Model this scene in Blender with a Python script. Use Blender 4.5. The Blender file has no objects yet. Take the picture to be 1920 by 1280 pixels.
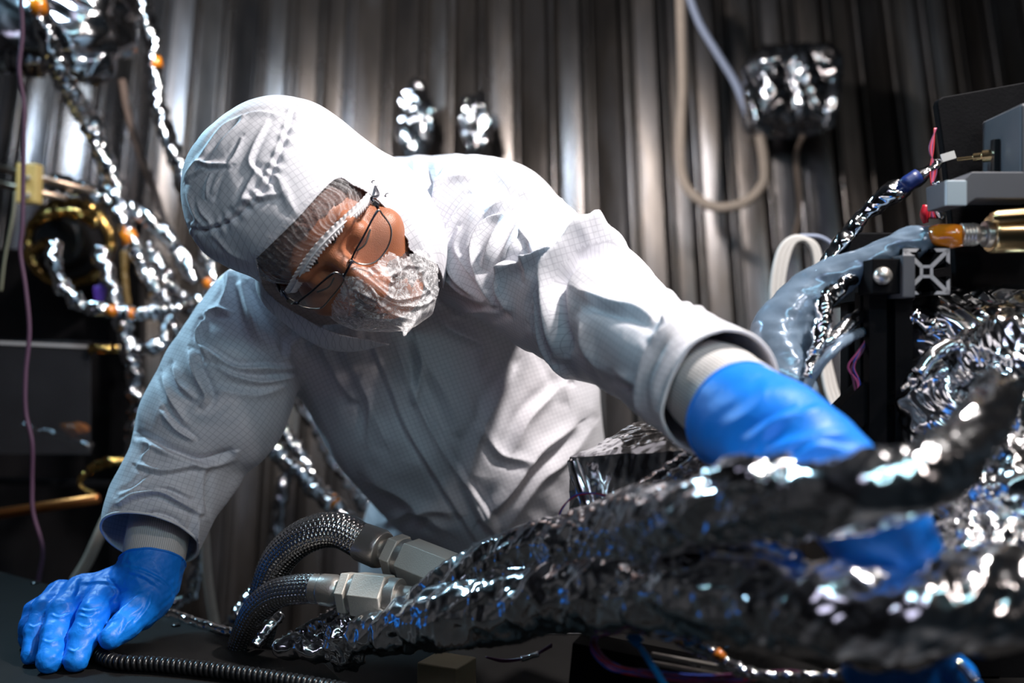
import bpy, math, random
import numpy as np
from mathutils import Vector, Matrix, Quaternion

# ---------------------------------------------------------------- camera, world, lights
FPX = 35/36*1920
CAMZ = 1.30
scn = bpy.context.scene
col = scn.collection
cam_d = bpy.data.cameras.new('camera'); cam = bpy.data.objects.new('camera', cam_d); col.objects.link(cam)
cam.location = (0, 0, CAMZ); cam.rotation_euler = (math.radians(90), 0, 0)
cam_d.lens = 35; cam_d.sensor_width = 36; cam_d.clip_start = 0.02
cam_d.dof.use_dof = True; cam_d.dof.focus_distance = 1.11; cam_d.dof.aperture_fstop = 2.3
cam_d.dof.aperture_blades = 9
scn.camera = cam
world = bpy.data.worlds.new('world'); scn.world = world; world.use_nodes = True
world.node_tree.nodes['Background'].inputs[0].default_value = (0.30, 0.33, 0.42, 1)
world.node_tree.nodes['Background'].inputs[1].default_value = 0.04

def lamp(name, loc, target, size, power, color, shape='DISK', spread=180, size_y=None):
    l = bpy.data.lights.new(name, 'AREA'); o = bpy.data.objects.new(name, l); col.objects.link(o)
    l.shape = shape; l.size = size; l.energy = power; l.color = color; l.spread = math.radians(spread)
    if size_y: l.size_y = size_y
    o.location = loc
    o.rotation_euler = (Vector(target)-Vector(loc)).to_track_quat('-Z', 'Y').to_euler()
    return o
lamp('key_light', (0.66, 0.80, 2.45), (-0.05, 1.2, 1.25), 0.10, 15, (1.0, 0.94, 0.90), spread=112)
lamp('cool_light', (-1.15, 1.75, 2.30), (-0.2, 1.2, 1.20), 0.25, 7, (0.45, 0.78, 1.0), spread=100)
lamp('front_fill_light', (-0.5, -0.9, 2.3), (-0.2, 1.3, 1.2), 0.8, 2.8, (0.78, 0.75, 1.0))  # added fill from the front, no lamp known there; lifts the shaded cloth
lamp('wall_light', (-0.33, 1.45, 2.25), (-0.25, 2.6, 1.85), 0.12, 10.5, (1.0, 0.93, 0.88), spread=130)
lamp('cool_wall_fill', (-0.80, 1.55, 2.35), (-0.62, 2.6, 1.85), 0.16, 5.0, (0.62, 0.80, 1.0), spread=110)  # added bluish fill, brightens the left part of the back wall
lamp('teal_foil_fill', (0.25, -0.5, 2.2), (0.2, 1.2, 1.0), 1.0, 5.0, (0.50, 0.88, 0.98), 'RECTANGLE', size_y=0.10)  # added unseen source, gives the foil something teal to reflect
lamp('foil_glint_light', (0.85, 0.0, 2.4), (0.3, 0.9, 1.0), 0.07, 2.5, (1.0, 0.88, 0.82), spread=120)  # extra unseen source, added for more glints on the foil
lamp('side_light', (1.3, -0.5, 2.1), (0.4, 1.0, 1.1), 0.10, 3, (1.0, 0.86, 0.80))

vs = scn.view_settings
scn.display_settings.display_device = 'sRGB'
vs.view_transform = 'Standard'; vs.look = 'None'; vs.exposure = 0.0; vs.gamma = 1.0; vs.use_curve_mapping = False

# ---------------------------------------------------------------- helpers
def W(px, py, d):
    return Vector(((px-960)/FPX*d, d, CAMZ-(py-640)/FPX*d))
def Wn(a):
    a = np.asarray(a, float)
    return np.stack([(a[:, 0]-960)/FPX*a[:, 2], a[:, 2], CAMZ-(a[:, 1]-640)/FPX*a[:, 2]], 1)
def topx(V):
    return np.stack([960+V[:, 0]/V[:, 1]*FPX, 640-(V[:, 2]-CAMZ)/V[:, 1]*FPX], 1)

AT = {}
def tag(o, label=None, cat=None, group=None, kind=None):
    if label: o['label'] = label
    if cat: o['category'] = cat
    if group: o['group'] = group
    if kind: o['kind'] = kind
    return o
def empty(name, loc, label=None, cat=None, group=None):
    o = bpy.data.objects.new(name, None); col.objects.link(o); o.location = loc; o.empty_display_size = 0.05; AT[o.name] = tuple(loc)
    return tag(o, label, cat, group)
def link(name, me, mat, parent=None, smooth=True):
    o = bpy.data.objects.new(name, me); col.objects.link(o)
    if mat is not None: me.materials.append(mat)
    if smooth: me.polygons.foreach_set('use_smooth', [True]*len(me.polygons))
    if parent is not None:
        o.parent = parent
        inv = Matrix.Translation(AT.get(parent.name, (0, 0, 0)))
        o.matrix_parent_inverse = inv.inverted()
    return o
def mesh_np(name, V, Fc, mat, parent=None, smooth=True, uv=None):
    """V (n,3) ; Fc (m,3|4) arrays"""
    me = bpy.data.meshes.new(name)
    V = np.asarray(V, np.float32); Fc = np.asarray(Fc, np.int32)
    k = Fc.shape[1]
    me.vertices.add(len(V)); me.vertices.foreach_set('co', V.ravel())
    me.loops.add(Fc.size); me.loops.foreach_set('vertex_index', Fc.ravel())
    me.polygons.add(len(Fc)); me.polygons.foreach_set('loop_start', np.arange(0, Fc.size, k, dtype=np.int32))
    me.polygons.foreach_set('loop_total', np.full(len(Fc), k, np.int32))
    me.update(calc_edges=True)
    if uv is not None:
        l = me.uv_layers.new(name='UVMap'); l.data.foreach_set('uv', np.asarray(uv, np.float32).ravel())
    me.validate()
    return link(name, me, mat, parent, smooth)

class MB:
    def __init__(s): s.v = []; s.f = []
    def box(s, c, ax, h):
        c = Vector(c); ax = [Vector(a).normalized() for a in ax]; n = len(s.v)
        for i in (-1, 1):
            for j in (-1, 1):
                for k in (-1, 1):
                    s.v.append(c+ax[0]*h[0]*i+ax[1]*h[1]*j+ax[2]*h[2]*k)
        for q in ((0, 1, 3, 2), (4, 6, 7, 5), (0, 4, 5, 1), (2, 3, 7, 6), (0, 2, 6, 4), (1, 5, 7, 3)):
            s.f.append([n+i for i in q])
        return s
    def bar(s, a, b, w, t, up=(0, 1, 0)):
        a = Vector(a); b = Vector(b); d = b-a; L = d.length; d.normalize()
        x = d.cross(Vector(up)).normalized(); y = x.cross(d)
        return s.box((a+b)/2, (d, x, y), (L/2, w/2, t/2))
    def rings(s, rings, cap=True, closed=False):
        n = len(s.v); m = len(rings[0])
        for r in rings: s.v += [Vector(p) for p in r]
        K = len(rings)
        for i in range(K if closed else K-1):
            for j in range(m):
                s.f.append([n+i*m+j, n+i*m+(j+1) % m, n+((i+1) % K)*m+(j+1) % m, n+((i+1) % K)*m+j])
        if cap and not closed:
            s.f.append([n+j for j in range(m)][::-1]); s.f.append([n+(K-1)*m+j for j in range(m)])
        return s
    def lathe(s, a, b, prof, n=24, rot=0.0):
        """prof: list of (t along a->b in 0..1 , radius)"""
        a = Vector(a); b = Vector(b); d = (b-a); x = d.cross(Vector((0.1, 0.2, 1))).normalized(); y = d.normalized().cross(x)
        return s.rings([[a+d*t+(x*math.cos(rot+2*math.pi*j/n)+y*math.sin(rot+2*math.pi*j/n))*r for j in range(n)] for t, r in prof])
    def prism(s, poly, vec):
        n = len(s.v); m = len(poly); vec = Vector(vec)
        s.v += [Vector(p) for p in poly]+[Vector(p)+vec for p in poly]
        s.f.append(list(range(n, n+m))[::-1]); s.f.append(list(range(n+m, n+2*m)))
        for j in range(m): s.f.append([n+j, n+(j+1) % m, n+m+(j+1) % m, n+m+j])
        return s
    def build(s, name, mat, parent=None, smooth=False, bevel=0, angle=None):
        me = bpy.data.meshes.new(name); me.from_pydata([tuple(v) for v in s.v], [], s.f); me.update()
        import bmesh
        bm = bmesh.new(); bm.from_mesh(me); bmesh.ops.recalc_face_normals(bm, faces=bm.faces); bm.to_mesh(me); bm.free()
        o = link(name, me, mat, parent, smooth)
        if bevel:
            b = o.modifiers.new('bevel', 'BEVEL'); b.width = bevel; b.segments = 3; b.limit_method = 'ANGLE'; b.angle_limit = math.radians(35)
            if not smooth: me.polygons.foreach_set('use_smooth', [True]*len(me.polygons))
            w = o.modifiers.new('wn', 'WEIGHTED_NORMAL'); w.keep_sharp = False
        return o

def catmull(P, step):
    """P (n,k) control values, first three are xyz ; resample"""
    P = np.asarray(P, float)
    Q = np.vstack([2*P[0]-P[1], P, 2*P[-1]-P[-2]]); out = []
    for i in range(1, len(Q)-2):
        L = np.linalg.norm(Q[i+1][:3]-Q[i][:3]); n = max(1, int(L/step))
        t = (np.arange(n)/n)[:, None]
        out.append(0.5*((2*Q[i])+(-Q[i-1]+Q[i+1])*t+(2*Q[i-1]-5*Q[i]+4*Q[i+1]-Q[i+2])*t**2+(-Q[i-1]+3*Q[i]-3*Q[i+1]+Q[i+2])*t**3))
    out.append(Q[-2][None]); return np.vstack(out)

def frames(C):
    T = np.gradient(C, axis=0); T /= np.linalg.norm(T, axis=1)[:, None]+1e-12
    n = np.cross(T[0], [0.13, 0.31, 0.94]); n /= np.linalg.norm(n); N = [n]
    for i in range(1, len(C)):
        n = N[-1]-T[i]*np.dot(N[-1], T[i]); N.append(n/np.linalg.norm(n))
    N = np.array(N); return T, N, np.cross(T, N)

def tri(x): return np.abs((x % 1.0)*2-1)
def crumple(P, lam, seed, octs=3, warp=0.5):
    r = np.random.RandomState(seed); P = P.copy()
    K = r.normal(size=(3, 3))/lam*1.7; ph = r.rand(3)*6.28
    P = P+warp*lam*0.35*np.sin(P@K.T+ph)
    h = np.zeros(len(P)); a = 1.0; tot = 0
    for o in range(octs):
        m = np.full(len(P), -1.0); s = np.zeros(len(P))
        for i in range(4):
            n = r.normal(size=3); n /= np.linalg.norm(n)
            t = tri(P@n/lam/(0.8+0.5*r.rand())+r.rand()); m = np.maximum(m, t) if i % 2 == 0 else m; s += t
        h += a*(0.55*m+0.45*s/4); tot += a; a *= 0.48; lam *= 0.47
    return h/tot-0.5
def wavy(P, lam, seed, n=5):
    r = np.random.RandomState(seed); h = np.zeros(len(P))
    for i in range(n):
        k = r.normal(size=3); k /= np.linalg.norm(k); k2 = r.normal(size=3); k2 /= np.linalg.norm(k2)
        h += np.sin(P@k*6.283/lam*(0.7+0.6*r.rand())+r.rand()*6.28+1.4*np.sin(P@k2*6.283/lam*0.6+r.rand()*6.28))
    return h/n

def tube_px(name, pts, mat, parent=None, rpx=None, segs=10, step=None, smooth=True, amp=0, lam=0.02, seed=0, flat=1.0, octs=3, world_pts=False, caps=True, uvm=False):
    """pts list of (px,py,d[,rpx]) ; radius given in photo pixels at that depth"""
    A = np.array([list(p)+([rpx] if len(p) == 3 else []) for p in pts], float)
    if world_pts: C0 = A[:, :3]; R0 = A[:, 3]
    else: C0 = Wn(A[:, :3]); R0 = A[:, 3]*A[:, 2]/FPX
    rm = R0.mean(); step = step or max(rm*0.6, 0.002)
    S = catmull(np.hstack([C0, R0[:, None]]), step); C = S[:, :3]; R = S[:, 3]
    T, N, B = frames(C); th = np.arange(segs)/segs*2*np.pi
    D = N[:, None, :]*np.cos(th)[None, :, None]*flat+B[:, None, :]*np.sin(th)[None, :, None]
    V = (C[:, None, :]+D*R[:, None, None]).reshape(-1, 3)
    if amp:
        h = crumple(V, lam, seed, octs); Dn = D.reshape(-1, 3)
        V = V+Dn*(h*amp*2)[:, None]
    K = len(C); i = np.arange(K-1)[:, None]; j = np.arange(segs)[None, :]
    q = np.stack([i*segs+j, i*segs+(j+1) % segs, (i+1)*segs+(j+1) % segs, (i+1)*segs+j], -1).reshape(-1, 4)
    if caps:
        n0 = len(V); V = np.vstack([V, C[0], C[-1]])
        jj = np.arange(segs)
        c1 = np.stack([np.full(segs, n0), (jj+1) % segs, jj, jj], -1); c2 = np.stack([np.full(segs, n0+1), (K-1)*segs+jj, (K-1)*segs+(jj+1) % segs, (K-1)*segs+(jj+1) % segs], -1)
    t = np.vstack([q[:, [0, 1, 2]], q[:, [0, 2, 3]]])
    if caps: t = np.vstack([t, c1[:, :3], c2[:, :3]])
    return mesh_np(name, V, t[:, ::-1], mat, parent, smooth)

# ---- signed distance modelling
def sd_cap(P, a, b, ra, rb):
    ab = b-a; t = np.clip(((P-a)@ab)/max(ab@ab, 1e-9), 0, 1)
    return np.linalg.norm(P-a-t[..., None]*ab, axis=-1)-(ra+(rb-ra)*t)
def sd_ell(P, c, r, M=None):
    Q = P-c
    if M is not None: Q = Q@M.T
    r = np.asarray(r, float); k0 = np.linalg.norm(Q/r, axis=-1); k1 = np.linalg.norm(Q/r**2, axis=-1)
    return k0*(k0-1)/(k1+1e-9)
def smin(a, b, k):
    h = np.clip(0.5+0.5*(b-a)/k, 0, 1); return b+(a-b)*h-k*h*(1-h)
def surface_nets(fn, lo, hi, h):
    lo = np.array(lo, float); n = np.ceil((np.array(hi)-lo)/h).astype(int)+1
    Fv = np.empty(n, np.float32)
    ys, zs = np.meshgrid(lo[1]+np.arange(n[1])*h, lo[2]+np.arange(n[2])*h, indexing='ij')
    for i in range(n[0]):
        P = np.stack([np.full(ys.shape, lo[0]+i*h), ys, zs], -1).reshape(-1, 3)
        Fv[i] = fn(P).reshape(ys.shape)
    S = Fv < 0
    cnt = sum(S[a:n[0]-1+a, b:n[1]-1+b, c:n[2]-1+c].astype(np.int8) for a in (0, 1) for b in (0, 1) for c in (0, 1))
    act = (cnt > 0) & (cnt < 8); I = np.argwhere(act)
    idx = -np.ones(act.shape, np.int64); idx[act] = np.arange(len(I))
    acc = np.zeros((len(I), 3)); num = np.zeros(len(I))
    cs = [(a, b, c) for a in (0, 1) for b in (0, 1) for c in (0, 1)]
    for A in cs:
        for ax in range(3):
            if A[ax]: continue
            Bc = list(A); Bc[ax] = 1
            fa = Fv[I[:, 0]+A[0], I[:, 1]+A[1], I[:, 2]+A[2]]; fb = Fv[I[:, 0]+Bc[0], I[:, 1]+Bc[1], I[:, 2]+Bc[2]]
            m = (fa < 0) != (fb < 0); t = np.where(m, fa/np.where(m, fa-fb, 1), 0)
            p = np.tile(np.array(A, float), (len(I), 1)); p[:, ax] += t
            acc[m] += p[m]; num[m] += 1
    V = lo+(I+acc/num[:, None])*h
    quads = []
    for ax in range(3):
        o1, o2 = [(1, 2), (2, 0), (0, 1)][ax]
        sl0 = [slice(None)]*3; sl1 = [slice(None)]*3; sl0[ax] = slice(0, -1); sl1[ax] = slice(1, None)
        d = S[tuple(sl0)].astype(np.int8)-S[tuple(sl1)].astype(np.int8)
        E = np.argwhere(d != 0); ok = (E[:, o1] > 0) & (E[:, o2] > 0) & (E[:, o1] < n[o1]-1) & (E[:, o2] < n[o2]-1); E = E[ok]
        sg = d[E[:, 0], E[:, 1], E[:, 2]]
        def g(a, b):
            e = E.copy(); e[:, o1] -= a; e[:, o2] -= b; return idx[e[:, 0], e[:, 1], e[:, 2]]
        q = np.stack([g(1, 1), g(0, 1), g(0, 0), g(1, 0)], 1)
        q[sg < 0] = q[sg < 0][:, ::-1]; quads.append(q)
    return V, np.vstack(quads)
def vnormals(V, Q):
    n = np.cross(V[Q[:, 2]]-V[Q[:, 0]], V[Q[:, 3]]-V[Q[:, 1]]); N = np.zeros_like(V)
    for k in range(4): np.add.at(N, Q[:, k], n)
    return N/(np.linalg.norm(N, axis=1)[:, None]+1e-12)
def subdivide(V, Q):
    """one smooth (linear + relax) quad subdivision"""
    E = np.vstack([Q[:, [0, 1]], Q[:, [1, 2]], Q[:, [2, 3]], Q[:, [3, 0]]]); Es = np.sort(E, 1)
    key = Es[:, 0].astype(np.int64)*len(V)+Es[:, 1]; uk, inv = np.unique(key, return_inverse=True); inv = inv.ravel()
    ev = np.stack([uk//len(V), uk % len(V)], 1); m = len(Q); nV = len(V); nE = len(ev)
    Vn = np.vstack([V, V[ev].mean(1), V[Q].mean(1)]); e = [nV+inv[k*m:(k+1)*m] for k in range(4)]; f = nV+nE+np.arange(m)
    Qn = np.vstack([np.stack([Q[:, 0], e[0], f, e[3]], 1), np.stack([e[0], Q[:, 1], e[1], f], 1), np.stack([f, e[1], Q[:, 2], e[2]], 1), np.stack([e[3], f, e[2], Q[:, 3]], 1)])
    return Vn, Qn
def relax(V, Q, it=2, lam=0.5):
    for _ in range(it):
        A = np.zeros_like(V); c = np.zeros(len(V))
        for k in range(4):
            for dlt in (1, 3):
                np.add.at(A, Q[:, k], V[Q[:, (k+dlt) % 4]]); np.add.at(c, Q[:, k], 1)
        V = V*(1-lam)+lam*A/np.maximum(c, 1)[:, None]
    return V
def seg_dist(P, a, b):
    ab = b-a; t = np.clip(((P-a)@ab)/max(ab@ab, 1e-9), 0, 1); D = P-a-t[:, None]*ab
    return np.linalg.norm(D, axis=1), np.sign(ab[0]*D[:, 1]-ab[1]*D[:, 0]), t
def folds(V, N, lst):
    """authored cloth folds: (polyline in photo px, height mm, width px, side)"""
    X = topx(V); d = V[:, 1]; view = V-np.array([0, 0, CAMZ]); view /= np.linalg.norm(view, axis=1)[:, None]
    fw = np.clip(-(N*view).sum(1)*2.5+0.15, 0, 1); out = np.zeros(len(V))
    for pl, amp, w, side in lst:
        C = catmull(np.hstack([np.array(pl, float), np.zeros((len(pl), 1))]), 6)[:, :2]
        bb0 = C.min(0)-4*w; bb1 = C.max(0)+4*w
        m = np.where(((X > bb0) & (X < bb1)).all(1))[0]
        if not len(m): continue
        best = np.full(len(m), 1e9); sg = np.ones(len(m)); par = np.zeros(len(m))
        for i in range(len(C)-1):
            dd, s, t = seg_dist(X[m], C[i], C[i+1]); u = dd < best
            best[u] = dd[u]; sg[u] = s[u]; par[u] = (i+t[u])/(len(C)-1)
        s = best*sg*side; tp = np.sqrt(np.clip(np.sin(np.pi*(0.04+0.92*par)), 0, 1))
        out[m] += amp*0.001*tp*fw[m]*(0.45*np.exp(-(s/w)**2)+0.65*np.exp(-np.abs(s)/(0.75*w))-0.55*np.exp(-((s-1.5*w)/(w*0.9))**2))
    return out
def inpoly(X, poly):
    c = np.zeros(len(X), bool); n = len(poly)
    for i in range(n):
        x0, y0 = poly[i]; x1, y1 = poly[(i+1) % n]
        if y0 == y1: continue
        k = ((y0 > X[:, 1]) != (y1 > X[:, 1])) & (X[:, 0] < (x1-x0)*(X[:, 1]-y0)/(y1-y0)+x0); c ^= k
    return c
def compact(V, Q):
    u, inv = np.unique(Q.ravel(), return_inverse=True); return V[u], inv.reshape(Q.shape)

# ---------------------------------------------------------------- materials
def nt(name):
    m = bpy.data.materials.new(name); m.use_nodes = True; t = m.node_tree; b = t.nodes['Principled BSDF']; return m, t, b
def simple(name, colr, rough=0.5, metal=0.0, noise=0.0, nscale=30, bump=0.0, bscale=80, spec=None, emis=None, trans=0, coat=0):
    m, t, b = nt(name); b.inputs['Base Color'].default_value = (*colr, 1); b.inputs['Roughness'].default_value = rough; b.inputs['Metallic'].default_value = metal
    if spec is not None: b.inputs['Specular IOR Level'].default_value = spec
    if trans: b.inputs['Transmission Weight'].default_value = trans
    if coat: b.inputs['Coat Weight'].default_value = coat; b.inputs['Coat Roughness'].default_value = 0.15
    tc = t.nodes.new('ShaderNodeTexCoord')
    if noise:
        n = t.nodes.new('ShaderNodeTexNoise'); n.inputs['Scale'].default_value = nscale; n.inputs['Detail'].default_value = 4
        t.links.new(tc.outputs['Object'], n.inputs['Vector'])
        mx = t.nodes.new('ShaderNodeMix'); mx.data_type = 'RGBA'
        mx.inputs[6].default_value = (*[c*(1-noise) for c in colr], 1); mx.inputs[7].default_value = (*[min(1, c*(1+noise)) for c in colr], 1)
        t.links.new(n.outputs['Fac'], mx.inputs[0]); t.links.new(mx.outputs[2], b.inputs['Base Color'])
    if bump:
        n = t.nodes.new('ShaderNodeTexNoise'); n.inputs['Scale'].default_value = bscale; n.inputs['Detail'].default_value = 3
        t.links.new(tc.outputs['Object'], n.inputs['Vector'])
        bp = t.nodes.new('ShaderNodeBump'); bp.inputs['Strength'].default_value = bump; bp.inputs['Distance'].default_value = 0.002
        t.links.new(n.outputs['Fac'], bp.inputs['Height']); t.links.new(bp.outputs[0], b.inputs['Normal'])
    return m
def foil_mat(name, colr=(0.80, 0.80, 0.82), rough=0.10, bump=0.6, bscale=60):
    m, t, b = nt(name); b.inputs['Base Color'].default_value = (*colr, 1); b.inputs['Metallic'].default_value = 1.0; b.inputs['Roughness'].default_value = rough
    tc = t.nodes.new('ShaderNodeTexCoord'); n = t.nodes.new('ShaderNodeTexVoronoi'); n.feature = 'F1'; n.inputs['Scale'].default_value = bscale
    n2 = t.nodes.new('ShaderNodeTexNoise'); n2.inputs['Scale'].default_value = bscale*0.5; n2.inputs['Detail'].default_value = 3
    ad = t.nodes.new('ShaderNodeMath'); ad.operation = 'ADD'
    t.links.new(tc.outputs['Object'], n.inputs['Vector']); t.links.new(tc.outputs['Object'], n2.inputs['Vector'])
    t.links.new(n.outputs['Distance'], ad.inputs[0]); t.links.new(n2.outputs['Fac'], ad.inputs[1])
    bp = t.nodes.new('ShaderNodeBump'); bp.inputs['Strength'].default_value = bump; bp.inputs['Distance'].default_value = 0.004
    t.links.new(ad.outputs[0], bp.inputs['Height']); t.links.new(bp.outputs[0], b.inputs['Normal'])
    return m
FOIL = foil_mat('silver_foil', bump=0.4); FOIL_S = foil_mat('silver_foil_smooth', (0.86, 0.86, 0.88), 0.15, 0.2, 18)
FOIL_D = foil_mat('dark_silver_foil', (0.55, 0.55, 0.58), 0.15, 0.3, 30)
FOIL_G = foil_mat('gold_foil', (0.80, 0.50, 0.16), 0.16, 0.6, 70)
BLACK = simple('black_anodised', (0.006, 0.006, 0.007), 0.7, 0.0, 0.3, 40, 0.15, 300, spec=0.04)
BLACKPL = simple('black_plastic', (0.010, 0.010, 0.011), 0.28)
TABLE = simple('black_table_sheet', (0.010, 0.0095, 0.0095), 0.6, 0.0, 0.25, 25, 0.25, 900, spec=0.10)
STEEL = simple('machined_steel', (0.62, 0.58, 0.54), 0.36, 0.9, 0.08, 60, 0.12, 500)
STEEL_D = simple('brushed_fitting_steel', (0.62, 0.57, 0.51), 0.45, 0.45, 0.12, 40, 0.2, 700)
ALU = simple('bare_aluminium', (0.60, 0.58, 0.60), 0.4, 0.3, 0.1, 50)
GREYBOX = simple('grey_instrument_metal', (0.085, 0.09, 0.105), 0.5, 0.2, 0.1, 40)
BRASS = simple('gold_plated_brass', (0.75, 0.55, 0.30), 0.22, 1.0, 0.1, 60)
AMBER = simple('amber_tape', (0.75, 0.22, 0.01), 0.15, 0.0, 0.25, 80, spec=0.8, coat=1)
COPPER = simple('copper_pipe', (0.75, 0.28, 0.09), 0.35, 1.0, 0.1, 60)
BEIGE = simple('beige_sleeving', (0.42, 0.34, 0.28), 0.75, 0.0, 0.15, 60, 0.5, 500)
BLUEGREY = simple('pale_blue_cable', (0.33, 0.38, 0.52), 0.5)
WHITECB = simple('white_cable', (0.60, 0.58, 0.56), 0.5)
PURPLE = simple('purple_cord', (0.10, 0.045, 0.085), 0.6, 0.0, 0.2, 300)
WPURP = simple('purple_wire', (0.11, 0.022, 0.075), 0.4); WRED = simple('red_wire', (0.42, 0.015, 0.02), 0.4)
WPINK = simple('pink_wire', (0.42, 0.07, 0.20), 0.4); WBLUE = simple('blue_wire', (0.03, 0.06, 0.35), 0.4)
ZIP = simple('blue_cable_tie', (0.0, 0.20, 0.52), 0.35)
YELLOW = simple('cream_connector_plastic', (0.50, 0.37, 0.13), 0.5, 0, 0.1, 60)
BLOCK = simple('cream_plastic_block', (0.62, 0.53, 0.33), 0.45, 0, 0.08, 40)
VIOLET = simple('violet_cap', (0.14, 0.05, 0.40), 0.45); NAVY = simple('navy_tape', (0.005, 0.02, 0.12), 0.4)
REDT = simple('red_tape', (0.50, 0.01, 0.03), 0.4)
DARK = simple('dark_equipment_metal', (0.025, 0.023, 0.025), 0.4, 0.5, 0.3, 30)
# ================================================================ THE SETTING
def wall_mat(name, warm=True):
    m, t, b = nt(name); b.inputs['Metallic'].default_value = 0.85
    tc = t.nodes.new('ShaderNodeTexCoord')
    def noise(scale, sc3, det=4):
        mp = t.nodes.new('ShaderNodeMapping'); mp.inputs['Scale'].default_value = sc3; t.links.new(tc.outputs['Object'], mp.inputs[0])
        n = t.nodes.new('ShaderNodeTexNoise'); n.inputs['Scale'].default_value = scale; n.inputs['Detail'].default_value = det; t.links.new(mp.outputs[0], n.inputs['Vector']); return n
    n = noise(6, (1, 1, 0.25)); n2 = noise(60, (1, 1, 0.03)); n3 = noise(2.2, (1, 1, 0.35))
    r = t.nodes.new('ShaderNodeValToRGB'); e = r.color_ramp.elements
    e[0].position = 0.32; e[0].color = (0.075, 0.072, 0.075, 1); e[1].position = 0.75; e[1].color = (0.27, 0.27, 0.29, 1)
    x = e.new(0.52); x.color = (0.15, 0.130, 0.118, 1)
    t.links.new(n.outputs['Fac'], r.inputs[0])
    mx = t.nodes.new('ShaderNodeMix'); mx.data_type = 'RGBA'; mx.blend_type = 'MULTIPLY'; mx.inputs[0].default_value = 0.5
    t.links.new(r.outputs[0], mx.inputs[6]); t.links.new(n2.outputs['Fac'], mx.inputs[7]); t.links.new(mx.outputs[2], b.inputs['Base Color'])
    mr = t.nodes.new('ShaderNodeMapRange'); mr.inputs[3].default_value = 0.22; mr.inputs[4].default_value = 0.42; mr.inputs[1].default_value = 0.35; mr.inputs[2].default_value = 0.65
    t.links.new(n3.outputs['Fac'], mr.inputs[0]); t.links.new(mr.outputs[0], b.inputs['Roughness'])
    bp = t.nodes.new('ShaderNodeBump'); bp.inputs['Strength'].default_value = 0.25; bp.inputs['Distance'].default_value = 0.003
    t.links.new(n2.outputs['Fac'], bp.inputs['Height']); t.links.new(bp.outputs[0], b.inputs['Normal'])
    return m
WALLM = wall_mat('dark_shroud_metal')
# corrugated shroud: folded panels with thin upstanding ribs; the sheet leans back towards its top
WY, TILT = 2.60, math.tan(math.radians(8.0))
def wall_pt(x, off, z):
    zc = z-1.30; k = 1-0.052*zc               # ribs fan out towards the floor
    return ((x+0.36)*k-0.36+0.012*zc, WY+TILT*zc-off, z)
rnd = random.Random(4)
prof = [(-3.2, 0.0)]; x = -3.2
while x < 3.0:
    w = rnd.choice((0.056, 0.064, 0.072, 0.050)); r = rnd.choice((0.012, 0.015, 0.019)); h = rnd.choice((0.016, 0.020, 0.024))
    t_ = rnd.uniform(-0.0015, 0.0015); prof += [(x+0.002, 0.001), (x+0.003, 0.001+t_), (x+w-0.003, 0.001-t_), (x+w-0.001, 0.001), (x+w, 0.0), (x+w+0.001, -0.03), (x+w+0.008, -0.03), (x+w+0.009, 0.0)]; x += 0.009
    for k in range(9):
        a = math.pi*k/8; prof.append((x+w+r*0.5-r*0.5*math.cos(a), 0.002+h*math.sin(a)**0.45))
    if rnd.random() < 0.4:
        x2 = x+w+r; prof += [(x2+0.005, 0.001), (x2+0.006, 0.002), (x2+0.0065, 0.011), (x2+0.008, 0.0125), (x2+0.0125, 0.0125), (x2+0.0135, 0.011), (x2+0.014, 0.0)]; x = x2+0.014
    else: x = x+w+r
zs = np.linspace(0, 2.9, 12)
V = [wall_pt(px_, off, z) for z in zs for px_, off in prof]; n = len(prof)
Fq = [(i*n+j, i*n+j+1, (i+1)*n+j+1, (i+1)*n+j) for i in range(len(zs)-1) for j in range(n-1)]
wb = mesh_np('wall_back', V, Fq, WALLM, smooth=True); tag(wb, kind='structure')
wb.data.polygons.foreach_set('use_smooth', [True]*len(wb.data.polygons))
FLOORM = simple('dark_chamber_metal', (0.14, 0.14, 0.15), 0.5, 0.3, 0.3, 12, 0.2, 60)
def sheet(name, corners, mat):
    c = [Vector(p) for p in corners]; nrmv = (c[1]-c[0]).cross(c[3]-c[0]).normalized()
    MBo = MB(); MBo.prism(c, nrmv*-0.02); return tag(MBo.build(name, mat), kind='structure')
sheet('floor', [(-2.5, -1.6, 0), (2.6, -1.6, 0), (2.6, 2.9, 0), (-2.5, 2.9, 0)], FLOORM)
sheet('ceiling', [(-2.5, -1.6, 2.9), (-2.5, 2.9, 2.9), (2.6, 2.9, 2.9), (2.6, -1.6, 2.9)], FLOORM)
sheet('wall_left', [(-2.5, -1.6, 0), (-2.5, 2.9, 0), (-2.5, 2.9, 2.9), (-2.5, -1.6, 2.9)], FLOORM)
sheet('wall_right', [(2.6, -1.6, 0), (2.6, -1.6, 2.9), (2.6, 2.9, 2.9), (2.6, 2.9, 0)], FLOORM)
sheet('wall_front', [(-2.5, -1.6, 0), (-2.5, -1.6, 2.9), (2.6, -1.6, 2.9), (2.6, -1.6, 0)], FLOORM)

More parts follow.
